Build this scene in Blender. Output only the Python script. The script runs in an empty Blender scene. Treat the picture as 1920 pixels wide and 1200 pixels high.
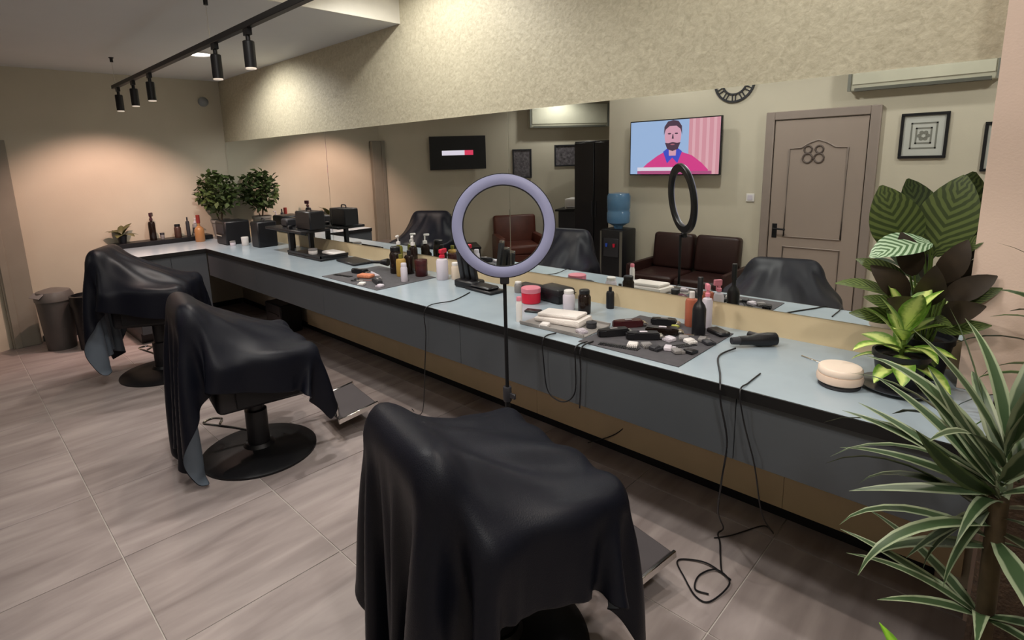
import bpy, bmesh, math, random
import numpy as np
from mathutils import Vector, Matrix, Euler
random.seed(7)
PI = math.pi
S = bpy.context.scene
COL = S.collection

# ------------------------------------------------------------------ camera
cam_d = bpy.data.cameras.new('camera'); cam = bpy.data.objects.new('camera', cam_d); COL.objects.link(cam)
cam_d.sensor_width = 36; cam_d.sensor_fit = 'HORIZONTAL'
cam_d.lens = 1037.09 / 1920 * 36
cam_d.shift_x = 0.01922; cam_d.shift_y = -0.0543
cam_d.clip_start = .02
FW = Vector((-0.69398102, 0.69506929, -0.18780048)); RT = Vector((0.71122471, 0.70238251, -0.02860447)); UP = Vector((-0.11202568, 0.1534193, 0.98179059))
CAM = Vector((7.0391, -2.58595, 1.69))
m = Matrix((RT, UP, -FW)).transposed().to_4x4(); m.translation = CAM
cam.matrix_world = m
S.camera = cam

# ------------------------------------------------------------------ world, exposure
S.view_settings.view_transform = 'Standard'; S.view_settings.look = 'None'
S.view_settings.exposure = 0.12; S.view_settings.gamma = 1.0; S.view_settings.use_curve_mapping = False
W = bpy.data.worlds.new('world'); S.world = W; W.use_nodes = True
W.node_tree.nodes['Background'].inputs[0].default_value = (.9, .95, 1, 1)
W.node_tree.nodes['Background'].inputs[1].default_value = .02

# light powers (the lamps themselves are built with their fixtures further down)
P_PANEL = 25; P_DISC = 92; P_HEAD_END = 120; P_HEAD = 26; P_RECESS = 40
C_WARM = (1.0, .88, .76); C_PINK = (1.0, .65, .54); C_NEUT = (1.0, .97, .92)

ZC = .866          # worktop height
ZLOW = 2.668; ZHIGH = 2.96; XSTEP = 3.58

# ------------------------------------------------------------------ materials
def lin(h):
    h = h.lstrip('#'); c = [int(h[i:i+2], 16) / 255 for i in (0, 2, 4)]
    return tuple(((v / 12.92) if v <= .04045 else ((v + .055) / 1.055) ** 2.4) for v in c) + (1,)
_m = {}
def mat(name, col, rough=.5, metal=0, var=.0, vscale=8, bump=0, bscale=60, trans=0, emit=0, coat=0, sheen=0, stretch=(1, 1, 1), ior=1.45, alpha=1):
    if name in _m: return _m[name]
    M = bpy.data.materials.new(name); M.use_nodes = True; nt = M.node_tree; b = nt.nodes['Principled BSDF']
    c = lin(col) if isinstance(col, str) else tuple(col) + (1,)
    b.inputs['Base Color'].default_value = c; b.inputs['Roughness'].default_value = rough; b.inputs['Metallic'].default_value = metal
    b.inputs['Transmission Weight'].default_value = trans; b.inputs['IOR'].default_value = ior
    b.inputs['Coat Weight'].default_value = coat; b.inputs['Sheen Weight'].default_value = sheen
    if emit:
        b.inputs['Emission Color'].default_value = c; b.inputs['Emission Strength'].default_value = emit
    tc = nt.nodes.new('ShaderNodeNewGeometry'); mp = nt.nodes.new('ShaderNodeMapping'); mp.inputs['Scale'].default_value = stretch
    nt.links.new(tc.outputs['Position'], mp.inputs['Vector'])
    if var or not bump:
        n = nt.nodes.new('ShaderNodeTexNoise'); n.inputs['Scale'].default_value = vscale; n.inputs['Detail'].default_value = 5
        nt.links.new(mp.outputs[0], n.inputs['Vector'])
        mr = nt.nodes.new('ShaderNodeMapRange'); v = var or .04
        mr.inputs[1].default_value = .3; mr.inputs[2].default_value = .7; mr.inputs[3].default_value = 1 - v; mr.inputs[4].default_value = 1 + v
        nt.links.new(n.outputs[0], mr.inputs[0])
        mx = nt.nodes.new('ShaderNodeVectorMath'); mx.operation = 'SCALE'; mx.inputs[0].default_value = c[:3]
        nt.links.new(mr.outputs[0], mx.inputs['Scale']); nt.links.new(mx.outputs[0], b.inputs['Base Color'])
    if bump:
        n2 = nt.nodes.new('ShaderNodeTexNoise'); n2.inputs['Scale'].default_value = bscale; n2.inputs['Detail'].default_value = 6
        nt.links.new(mp.outputs[0], n2.inputs['Vector'])
        bp = nt.nodes.new('ShaderNodeBump'); bp.inputs['Strength'].default_value = bump; bp.inputs['Distance'].default_value = .01
        nt.links.new(n2.outputs[0], bp.inputs['Height']); nt.links.new(bp.outputs[0], b.inputs['Normal'])
    _m[name] = M
    return M

def tile_material():
    M = mat('floor_tile', '#a39a97', .42)
    nt = M.node_tree; b = nt.nodes['Principled BSDF']
    g = nt.nodes.new('ShaderNodeNewGeometry'); oi = nt.nodes.new('ShaderNodeObjectInfo')
    ad = nt.nodes.new('ShaderNodeVectorMath'); ad.operation = 'ADD'
    sc = nt.nodes.new('ShaderNodeVectorMath'); sc.operation = 'SCALE'; sc.inputs[0].default_value = (13, 7, 5)
    nt.links.new(oi.outputs['Random'], sc.inputs['Scale'])
    nt.links.new(g.outputs['Position'], ad.inputs[0]); nt.links.new(sc.outputs[0], ad.inputs[1])
    mp = nt.nodes.new('ShaderNodeMapping'); mp.inputs['Scale'].default_value = (6.5, 1.1, 1); nt.links.new(ad.outputs[0], mp.inputs[0])
    n = nt.nodes.new('ShaderNodeTexNoise'); n.inputs['Scale'].default_value = 1.6; n.inputs['Detail'].default_value = 7; n.inputs['Distortion'].default_value = .5
    nt.links.new(mp.outputs[0], n.inputs[0])
    r = nt.nodes.new('ShaderNodeValToRGB'); e = r.color_ramp.elements
    e[0].position = .3; e[0].color = lin('#867b79'); e[1].position = .72; e[1].color = lin('#aa9f9c')
    nt.links.new(n.outputs[0], r.inputs[0])
    mr = nt.nodes.new('ShaderNodeMapRange'); mr.inputs[3].default_value = .95; mr.inputs[4].default_value = 1.04; nt.links.new(oi.outputs['Random'], mr.inputs[0])
    mu = nt.nodes.new('ShaderNodeVectorMath'); mu.operation = 'SCALE'; nt.links.new(r.outputs[0], mu.inputs[0]); nt.links.new(mr.outputs[0], mu.inputs['Scale'])
    nt.links.new(mu.outputs[0], b.inputs['Base Color'])
    return M

def plaster_material():
    M = mat('decor_plaster', '#b3a88a', .55, bump=.5, bscale=40)
    nt = M.node_tree; b = nt.nodes['Principled BSDF']
    g = nt.nodes.new('ShaderNodeNewGeometry')
    n = nt.nodes.new('ShaderNodeTexNoise'); n.inputs['Scale'].default_value = 30; n.inputs['Detail'].default_value = 8; n.inputs['Roughness'].default_value = .65; n.inputs['Distortion'].default_value = 1.2
    nt.links.new(g.outputs['Position'], n.inputs[0])
    r = nt.nodes.new('ShaderNodeValToRGB'); e = r.color_ramp.elements
    e[0].position = .3; e[0].color = lin('#aba38c'); e[1].position = .7; e[1].color = lin('#c9c2aa')
    nt.links.new(n.outputs[0], r.inputs[0]); nt.links.new(r.outputs[0], b.inputs['Base Color'])
    return M

def leaf_material(name, base, mid, edge, kind):
    """leaf pattern from the leaf's own UV (u across, v along)"""
    M = mat(name, base, .42)
    nt = M.node_tree; b = nt.nodes['Principled BSDF']; L = nt.links.new
    uv = nt.nodes.new('ShaderNodeUVMap'); sp = nt.nodes.new('ShaderNodeSeparateXYZ'); L(uv.outputs[0], sp.inputs[0])
    a = nt.nodes.new('ShaderNodeMath'); a.operation = 'SUBTRACT'; a.inputs[1].default_value = .5; L(sp.outputs[0], a.inputs[0])
    ab = nt.nodes.new('ShaderNodeMath'); ab.operation = 'ABSOLUTE'; L(a.outputs[0], ab.inputs[0])
    r = nt.nodes.new('ShaderNodeValToRGB'); r.color_ramp.elements[0].color = lin(mid); r.color_ramp.elements[1].color = lin(edge)
    oi = nt.nodes.new('ShaderNodeObjectInfo')
    if kind == 'edge':
        r.color_ramp.elements[0].position = .26; r.color_ramp.elements[1].position = .33; L(ab.outputs[0], r.inputs[0])
    elif kind == 'centre':
        n = nt.nodes.new('ShaderNodeTexNoise'); n.inputs['Scale'].default_value = 60
        g = nt.nodes.new('ShaderNodeNewGeometry'); L(g.outputs['Position'], n.inputs[0])
        mm = nt.nodes.new('ShaderNodeMath'); mm.operation = 'MULTIPLY_ADD'; mm.inputs[1].default_value = .35; L(n.outputs[0], mm.inputs[0]); L(ab.outputs[0], mm.inputs[2])
        r.color_ramp.elements[0].position = .3; r.color_ramp.elements[1].position = .55; L(mm.outputs[0], r.inputs[0])
    else:   # feather: slanted dark bars
        s1 = nt.nodes.new('ShaderNodeMath'); s1.operation = 'MULTIPLY_ADD'; s1.inputs[1].default_value = -.55; L(ab.outputs[0], s1.inputs[0]); L(sp.outputs[1], s1.inputs[2])
        s2 = nt.nodes.new('ShaderNodeMath'); s2.operation = 'MULTIPLY'; s2.inputs[1].default_value = 62; L(s1.outputs[0], s2.inputs[0])
        s3 = nt.nodes.new('ShaderNodeMath'); s3.operation = 'SINE'; L(s2.outputs[0], s3.inputs[0])
        s4 = nt.nodes.new('ShaderNodeMath'); s4.operation = 'MULTIPLY_ADD'; s4.inputs[1].default_value = .5; s4.inputs[2].default_value = .5; L(s3.outputs[0], s4.inputs[0])
        r.color_ramp.elements[0].position = .35; r.color_ramp.elements[1].position = .65; L(s4.outputs[0], r.inputs[0])
    mr = nt.nodes.new('ShaderNodeMapRange'); mr.inputs[3].default_value = .75; mr.inputs[4].default_value = 1.2; L(oi.outputs['Random'], mr.inputs[0])
    mu = nt.nodes.new('ShaderNodeVectorMath'); mu.operation = 'SCALE'; L(r.outputs[0], mu.inputs[0]); L(mr.outputs[0], mu.inputs['Scale'])
    L(mu.outputs[0], b.inputs['Base Color'])
    return M

M_WALL = mat('wall_paint', '#c4bcaa', .75, var=.03, vscale=3, bump=.08, bscale=150)
M_PLASTER = plaster_material()
M_PILLAR = mat('pillar_lit_pink', '#d9c1b2', .75, var=.02, vscale=3, bump=.08, bscale=150)  # pink light falling on the pillar is put into its colour
M_CEIL = mat('ceiling_paint', '#d2d2d0', .85, var=.02, vscale=2)
M_TILE = tile_material()
M_GROUT = mat('grout', '#b9b2ac', .8)
M_BLACK = mat('black_plastic', '#141418', .4)
M_BLACKM = mat('black_metal', '#17171a', .45, .3)
M_DARK = mat('dark_grey_plastic', '#2b2b30', .5)
M_CHROME = mat('chrome', '#d5d2ce', .18, 1)
M_WHITE = mat('white_plastic', '#dcd8d6', .4)
M_MIRROR = mat('mirror_silver', (.86, .89, .87), .0, 1); 
for n_ in list(M_MIRROR.node_tree.nodes):       # clean flat silver
    if n_.type in ('TEX_NOISE', 'MAP_RANGE', 'VECT_MATH', 'MAPPING', 'NEW_GEOMETRY'): M_MIRROR.node_tree.nodes.remove(n_)
M_TOP = mat('worktop_laminate', '#9ba9b3', .2, var=.05, vscale=5)
M_APRON = mat('apron_laminate', '#484c51', .5, var=.04, vscale=4)
M_TAN = mat('back_panel', '#cbb692', .7, var=.05, vscale=5)
M_CAPE = mat('cape_nylon', '#10121b', .42, sheen=.0, bump=.12, bscale=260); M_CAPE.node_tree.nodes['Principled BSDF'].inputs['Specular IOR Level'].default_value = .22
M_CAPE_IN = mat('cape_lining', '#5c6672', .5)
M_LEATHER = mat('black_leather', '#17161a', .4)
M_BROWN = mat('brown_leather', '#5a2d22', .42, var=.15, vscale=9)
M_DKBROWN = mat('dark_brown_leather', '#2a1513', .4, var=.15, vscale=9)
M_DOOR = mat('door_laminate', '#98897f', .55, var=.03, vscale=4, stretch=(1, 1, .2))
M_CASING = mat('door_casing', '#8d8078', .55)
M_GREYTRIM = mat('grey_trim', '#8a8478', .6)
M_SOIL = mat('soil', '#241a13', .95)
M_POT = mat('black_pot', '#1a1c22', .45)

# ------------------------------------------------------------------ geometry helpers
def BM(): return bmesh.new()
def box(bm, lo, hi, bev=0, M=None, seg=1):
    r = bmesh.ops.create_cube(bm, size=1); vs = r['verts']
    for v in vs:
        v.co = Vector([lo[i] + (hi[i] - lo[i]) * (v.co[i] + .5) for i in range(3)])
    if bev:
        es = list({e for v in vs for e in v.link_edges})
        rb = bmesh.ops.bevel(bm, geom=es, offset=bev, segments=seg, affect='EDGES', profile=.5)
        vs = list({v for v in rb['verts']} | {v for v in vs if v.is_valid})
    if M is not None:
        for v in vs: v.co = M @ v.co
    return vs
def lathe(bm, prof, n=24, M=None, cap0=True, cap1=True):
    rings = []
    for r, z in prof:
        rings.append([bm.verts.new((r * math.cos(2 * PI * k / n), r * math.sin(2 * PI * k / n), z)) for k in range(n)])
    for a, b in zip(rings, rings[1:]):
        for k in range(n): bm.faces.new((a[k], a[(k + 1) % n], b[(k + 1) % n], b[k]))
    if cap0: bm.faces.new(rings[0][::-1])
    if cap1: bm.faces.new(rings[-1])
    vs = [v for r in rings for v in r]
    if M is not None:
        for v in vs: v.co = M @ v.co
    return vs
def ringlathe(bm, prof, n=48, M=None):
    """closed profile swept round the axis"""
    rings = [[bm.verts.new((r * math.cos(2 * PI * k / n), r * math.sin(2 * PI * k / n), z)) for k in range(n)] for r, z in prof]
    m_ = len(rings)
    for i in range(m_):
        a, b = rings[i], rings[(i + 1) % m_]
        for k in range(n): bm.faces.new((a[k], a[(k + 1) % n], b[(k + 1) % n], b[k]))
    if M is not None:
        for r in rings:
            for v in r: v.co = M @ v.co
def tube(bm, pts, r, n=8, closed=False):
    pts = [Vector(p) for p in pts]; rings = []; N = len(pts)
    rr = r if isinstance(r, (list, tuple)) else [r] * N
    for i, p in enumerate(pts):
        if closed: d = pts[(i + 1) % N] - pts[i - 1]
        else: d = pts[min(i + 1, N - 1)] - pts[max(i - 1, 0)]
        d.normalize(); a = d.cross(Vector((0, 0, 1)))
        if a.length < .05: a = d.cross(Vector((0, 1, 0)))
        a.normalize(); b = d.cross(a)
        rings.append([bm.verts.new(p + rr[i] * (a * math.cos(2 * PI * k / n) + b * math.sin(2 * PI * k / n))) for k in range(n)])
    prs = list(zip(rings, rings[1:])) + ([(rings[-1], rings[0])] if closed else [])
    for a, b in prs:
        for k in range(n): bm.faces.new((a[k], a[(k + 1) % n], b[(k + 1) % n], b[k]))
    if not closed: bm.faces.new(rings[0][::-1]); bm.faces.new(rings[-1])
def smoothpts(pts, k=6):
    P = [Vector(p) for p in pts]; out = []
    for i in range(len(P) - 1):
        p0, p1, p2, p3 = P[max(i - 1, 0)], P[i], P[i + 1], P[min(i + 2, len(P) - 1)]
        for j in range(k):
            t = j / k
            out.append(.5 * ((2 * p1) + (p2 - p0) * t + (2 * p0 - 5 * p1 + 4 * p2 - p3) * t * t + (3 * p1 - p0 - 3 * p2 + p3) * t ** 3))
    return out + [P[-1]]
def prism(bm, poly, z0, z1, M=None):
    a = [bm.verts.new((x, y, z0)) for x, y in poly]; b = [bm.verts.new((x, y, z1)) for x, y in poly]; n = len(poly)
    bm.faces.new(a[::-1]); bm.faces.new(b)
    for k in range(n): bm.faces.new((a[k], a[(k + 1) % n], b[(k + 1) % n], b[k]))
    if M is not None:
        for v in a + b: v.co = M @ v.co
def ell(cx, cy, rx, ry, n=20): return [(cx + rx * math.cos(2 * PI * k / n), cy + ry * math.sin(2 * PI * k / n)) for k in range(n)]
def rot(ax, deg): return Matrix.Rotation(math.radians(deg), 4, ax)
def tr(x, y, z): return Matrix.Translation((x, y, z))

def obj(name, bm, m_, parent=None, smooth=True, angle=40):
    bmesh.ops.recalc_face_normals(bm, faces=bm.faces)
    me = bpy.data.meshes.new(name); bm.to_mesh(me); bm.free()
    ms = m_ if isinstance(m_, (list, tuple)) else [m_]
    for q in ms: me.materials.append(q)
    if smooth:
        me.shade_smooth(); me.set_sharp_from_angle(angle=math.radians(angle))
    o = bpy.data.objects.new(name, me); COL.objects.link(o)
    if parent: o.parent = parent
    return o
def thing(name, label, cat, loc=(0, 0, 0), rz=0, group=None):
    o = bpy.data.objects.new(name, None); o.empty_display_size = .05; COL.objects.link(o)
    o.location = loc; o.rotation_euler = (0, 0, math.radians(rz)); o['label'] = label; o['category'] = cat
    if group: o['group'] = group
    return o
def tag(o, label, cat, group=None, loc=None, rz=None):
    o['label'] = label; o['category'] = cat
    if group: o['group'] = group
    if loc is not None: o.location = loc
    if rz is not None: o.rotation_euler = (0, 0, math.radians(rz))
    return o
def struct(name, bm, m_, parent=None, smooth=False):
    o = obj(name, bm, m_, parent, smooth)
    if not parent: o['kind'] = 'structure'
    return o
def copy_tree(o, parent=None):
    c = o.copy(); COL.objects.link(c)
    if parent: c.parent = parent
    for ch in list(o.children): copy_tree(ch, c)
    return c
def lamp(name, kind, energy, color, parent, loc, rotx=0, size=.1, angle=120, blend=.5, rotm=None):
    d = bpy.data.lights.new(name, kind); d.energy = energy; d.color = color
    if kind == 'SPOT': d.spot_size = math.radians(angle); d.spot_blend = blend; d.shadow_soft_size = size
    elif kind == 'AREA': d.shape = 'SQUARE'; d.size = size
    o = bpy.data.objects.new(name, d); COL.objects.link(o); o.location = loc
    if rotm is not None: o.rotation_euler = rotm
    if parent: o.parent = parent
    return o

# ------------------------------------------------------------------ room shell
bm = BM(); box(bm, (-.2, -5.9, -.1), (9.2, .15, -.004)); floor_o = struct('floor', bm, M_GROUT)
TS = .68; bm = BM(); box(bm, (-.3375, -.3375, -.004), (.3375, .3375, .0), .0012); tile0 = obj('tile', bm, M_TILE, floor_o, False)
first = True
for i in range(-1, 14):
    for j in range(-1, 9):
        x = 6.36 + TS / 2 - TS * (9 - i) ; y = -.19 + TS / 2 - TS * j
        if x > 9.2 or x < -.3 or y > .2: continue
        if y < -3.65 and (x > 3.6): continue
        if y < -2.4 and x < (-y - 2.2) * .7 - .7: continue
        if y < -5.7: continue
        t = tile0 if first else tile0.copy()
        if not first: COL.objects.link(t)
        first = False; t.location = (x, y, 0)

bm = BM(); box(bm, (-.15, 0, -.1), (9.2, .15, 3.1)); wm = struct('wall_mirror', bm, M_WALL)
bm = BM(); box(bm, (.0, -.006, 1.97), (6.9, .0, 2.96)); obj('plaster_band', bm, M_PLASTER, wm, False)
bm = BM(); box(bm, (-.15, -2.25, -.1), (0, .0, 3.1)); struct('wall_end', bm, M_WALL)
bm = BM(); box(bm, (3.24, -3.45, -.1), (9.2, -3.3, 3.1)); struct('wall_opposite', bm, M_WALL)
bm = BM(); box(bm, (9.0, -3.3, -.1), (9.15, 0, 3.1)); struct('wall_right', bm, M_WALL)
AX, AY, AR = 0.0, -2.2, -54.6       # slanted wall of the waiting corner: start point and turn; local +x runs along it, +y faces the room
AM = tr(AX, AY, 0) @ rot('Z', AR)
bm = BM(); box(bm, (0, -.15, -.1), (4.3, 0, 3.1), M=AM); struct('wall_slanted', bm, M_WALL)
bm = BM(); box(bm, (2.3, -5.8, -.1), (3.4, -5.65, 3.1)); struct('wall_recess', bm, M_WALL)
bm = BM(); box(bm, (3.24, -5.8, -.1), (3.4, -3.45, 3.1)); struct('wall_return', bm, M_WALL)
bm = BM(); prism(bm, [(6.9, ZC + .001), (7.004, ZC + .001), (7.004, 0), (7.75, 0), (7.75, 2.96), (6.9, 2.96)], 0, .195, rot('X', 90)); struct('wall_pillar', bm, M_PILLAR)
bm = BM(); box(bm, (-.15, -5.9, ZLOW), (XSTEP, .15, 3.15)); struct('ceiling', bm, M_CEIL)
bm = BM(); box(bm, (XSTEP, -3.5, ZHIGH), (9.2, .15, 3.15)); struct('ceiling_raised', bm, mat('ceiling_white', '#d4cfc2', .85))
bm = BM(); box(bm, (XSTEP, -3.3, ZLOW - .002), (XSTEP + .012, -.006, ZHIGH)); struct('riser_face_lit', bm, mat('riser_lit_white', '#e4e0d4', .8))  # strong light on the ceiling step, put into a whiter face sheet
bm = BM(); box(bm, (0, -.012, 0), (6.9, 0, .055)); struct('black_strip_mirror', bm, M_BLACK)  # thin black strip along the foot of the mirror wall
bm = BM(); box(bm, (0, -2.0, 0), (.014, -.02, .06)); struct('baseboard_end', bm, M_DARK)
bm = BM(); box(bm, (3.26, -3.3, 0), (5.05, -3.285, .07)); box(bm, (5.98, -3.3, 0), (9.0, -3.285, .07)); struct('baseboard_opposite', bm, M_CASING)
bm = BM(); box(bm, (.02, -2.24, 0), (.085, -2.02, 1.99), .004); box(bm, (.085, -2.225, 0), (.1, -2.17, 1.99), .003); struct('trim_1', bm, M_GREYTRIM)

# mirror panels, joints left open by 3 mm
for x0, x1 in ((.012, 2.388), (2.392, 4.638), (4.642, 6.895)):
    bm = BM(); box(bm, (x0, -.011, .985), (x1, -.006, 1.972), .0008)
    lab = {0: 'left third of the long wall mirror, by the corner plant', 2: 'middle third of the long wall mirror, behind the ring light', 4: 'right third of the long wall mirror, showing the brown door'}[int(x0)]
    tag(obj('mirror', bm, M_MIRROR, None, False), lab, 'mirror', 'long wall mirror panels')
bm = BM(); box(bm, (.0, -.006, .866), (6.9, 0, .985)); obj('splash_strip', bm, mat('splash_strip', '#c9b795', .6), wm, False)

# ------------------------------------------------------------------ long counter
ct = thing('counter', 'long blue-grey barber counter with black edge along the mirror wall', 'counter')
WF = -.676
XE = .98; YE = -1.34
bm = BM()
box(bm, (.0, WF, ZC - .022), (7.0, -.001, ZC), .002); obj('worktop', bm, M_TOP, ct)
bm = BM(); box(bm, (0, YE, ZC - .022), (XE, WF, ZC), .002); obj('worktop', bm, M_TOP, ct)
bm = BM(); box(bm, (XE + .0005, WF - .008, ZC - .04), (7.0, WF - .0005, ZC - .0005)); obj('edge_strip', bm, mat('edge_black', '#060608', .55), ct, False)
bm = BM(); box(bm, (XE + .0005, YE, ZC - .04), (XE + .008, WF - .0085, ZC - .0005)); obj('edge_strip', bm, _m['edge_black'], ct, False)
for x0, x1 in ((XE, 2.17), (2.17, 3.36), (3.36, 4.86), (4.86, 6.34), (6.34, 7.0)):
    bm = BM(); box(bm, (x0 + .0015, WF + .006, .585), (x1 - .0015, WF + .024, ZC - .041), .001); obj('apron_panel', bm, M_APRON, ct, False)
bm = BM(); box(bm, (XE, WF + .03, .585), (6.99, -.04, .6)); obj('underside', bm, M_APRON, ct, False)
for y0, y1 in ((YE, -1.01), (-1.01, WF)):
    bm = BM(); box(bm, (XE - .02, y0 + .0015, .1), (XE - .002, y1 - .0015, ZC - .041), .001); obj('cabinet_front', bm, M_APRON, ct, False)
bm = BM(); box(bm, (.02, YE, 0), (XE - .08, WF, .1)); obj('plinth', bm, M_BLACK, ct, False)
for y0 in (YE, -.7):
    bm = BM(); box(bm, (.02, y0, .1), (XE - .021, y0 + .018, ZC - .023)); obj('side_panel', bm, M_APRON, ct, False)
for x0, x1 in ((1.75, 3.36), (3.36, 4.86), (4.86, 6.34), (6.34, 6.98)):
    bm = BM(); box(bm, (x0 + .001, -.03, .056), (x1 - .001, -.012, .584)); obj('back_panel', bm, M_TAN, ct, False)
bm = BM(); box(bm, (0, 0, 0), (.36, .22, .3), .01); box(bm, (.06, -.006, .18), (.3, 0, .2))
tag(obj('storage_box', bm, M_BLACK), 'black storage box on the floor under the counter, beyond the far chair', 'box', loc=(1.38, -.3, 0))

# ------------------------------------------------------------------ lights and fixtures
YT, ZT = -1.27, 2.42
trk = thing('track_light', 'long black ceiling track light hung on thin wires over the chairs', 'lamp', (0, YT, ZT))
bm = BM(); box(bm, (.95, -.018, -.016), (6.9, .018, .016), .002); obj('rail', bm, M_BLACKM, trk)
for x in (1.02, 3.4, 5.2, 6.7):
    zt = (ZLOW if x < XSTEP else ZHIGH) - ZT
    bm = BM(); tube(bm, [(x, 0, .016), (x, 0, zt - .02)], .0022, 6); obj('suspension_wire', bm, M_CHROME, trk)
    bm = BM(); lathe(bm, [(.013, 0), (.013, .03), (.02, .034), (.02, .04)], 12, tr(x, 0, zt - .04)); obj('ceiling_cap', bm, M_BLACKM, trk)
hx = [(1.09, P_HEAD_END, C_PINK), (1.6, P_HEAD * .8, C_PINK), (2.08, P_HEAD * .8, C_WARM), (3.46, P_HEAD, C_WARM), (3.94, P_HEAD, C_WARM), (6.0, P_HEAD, C_WARM), (6.6, P_HEAD, C_WARM)]
for x, pw, c in hx:
    bm = BM(); box(bm, (x - .03, -.012, -.05), (x + .03, .012, -.016)); lathe(bm, [(.012, -.08), (.012, -.05)], 10, tr(x, 0, 0)); 
    lathe(bm, [(.028, -.215), (.030, -.213), (.030, -.082), (.026, -.078)], 18, tr(x, 0, 0), cap0=False); h = obj('spot_head', bm, M_BLACKM, trk)
    bm = BM(); lathe(bm, [(.0275, -.222), (.0275, -.207), (.02, -.205)], 18, tr(x, 0, 0)); obj('spot_lens', bm, mat('spot_lens', '#e8d8c8', .5, emit=.45), h)
    lamp('spot_beam', 'SPOT', pw, c, trk, (x, 0, -.226), size=.025, angle=104 if x < 1.2 else 138, blend=.6, rotm=(0, math.radians(34), 0) if x < 1.2 else None)

def disc_light(x, y, z, label, pw, ang=140, tilt=24):
    t = thing('ceiling_light', label, 'lamp', (x, y, z), 0, 'round ceiling lights')
    bm = BM(); ringlathe(bm, [(.092, 0), (.108, 0), (.108, -.012), (.096, -.014), (.092, -.010)], 32); obj('rim', bm, M_WHITE, t)
    bm = BM(); lathe(bm, [(.092, -.004), (.09, -.009), (.04, -.010)], 32); obj('diffuser', bm, mat('lit_diffuser', '#fff6e8', .5, emit=6), t)
    lamp('ceiling_beam', 'SPOT', pw, C_NEUT, t, (0, 0, -.018), size=.05, angle=ang, blend=.6, rotm=(math.radians(tilt), 0, 0))
disc_light(1.65, -.74, ZLOW, 'round white ceiling light shining beside the black track', P_DISC)
disc_light(4.15, -.74, ZHIGH, 'round ceiling light over the middle of the counter, above the view', P_DISC * .95)
disc_light(6.4, -.74, ZHIGH, 'round ceiling light over the near end of the counter, above the view', P_DISC * .4)
disc_light(1.95, -4.1, ZLOW, 'round ceiling light in the waiting corner, seen only by its glow', P_RECESS, 165, 0)
disc_light(4.0, -2.62, ZHIGH, 'round ceiling light before the large television, above the view', P_DISC * .42, 150, -18)
disc_light(6.3, -2.75, ZHIGH, 'added round ceiling light brightening the wall by the framed pictures, above the view', P_DISC * .32, 150, -18)  # added lamp, brightens the opposite wall
for x, y, l in ((5.1, -1.95, 'square ceiling panel light beyond the ceiling step'), (7.6, -2.0, 'added square ceiling panel light behind the camera for the near end')):  # the panel behind the camera is added to light the near part
    t = thing('panel_light', l, 'lamp', (x, y, ZHIGH))
    bm = BM(); box(bm, (-.15, -.15, -.03), (.15, .15, 0), .004); obj('frame', bm, M_WHITE, t)
    bm = BM(); box(bm, (-.135, -.135, -.033), (.135, .135, -.0302)); obj('diffuser', bm, mat('panel_diffuser', '#fff3e0', .5, emit=3), t)
    lamp('panel_beam', 'AREA', P_PANEL, C_NEUT, t, (0, 0, -.04), size=.22)
bm = BM(); lathe(bm, [(.055, 0), (.055, .02), (.045, .045), (.02, .06), (.004, .062)], 20, rot('Y', 90))
tag(obj('alarm_sensor', bm, mat('sensor', '#8f9496', .4)), 'small round grey sensor high on the end wall by the corner', 'sensor', loc=(.0, -.2, 2.43))

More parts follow.
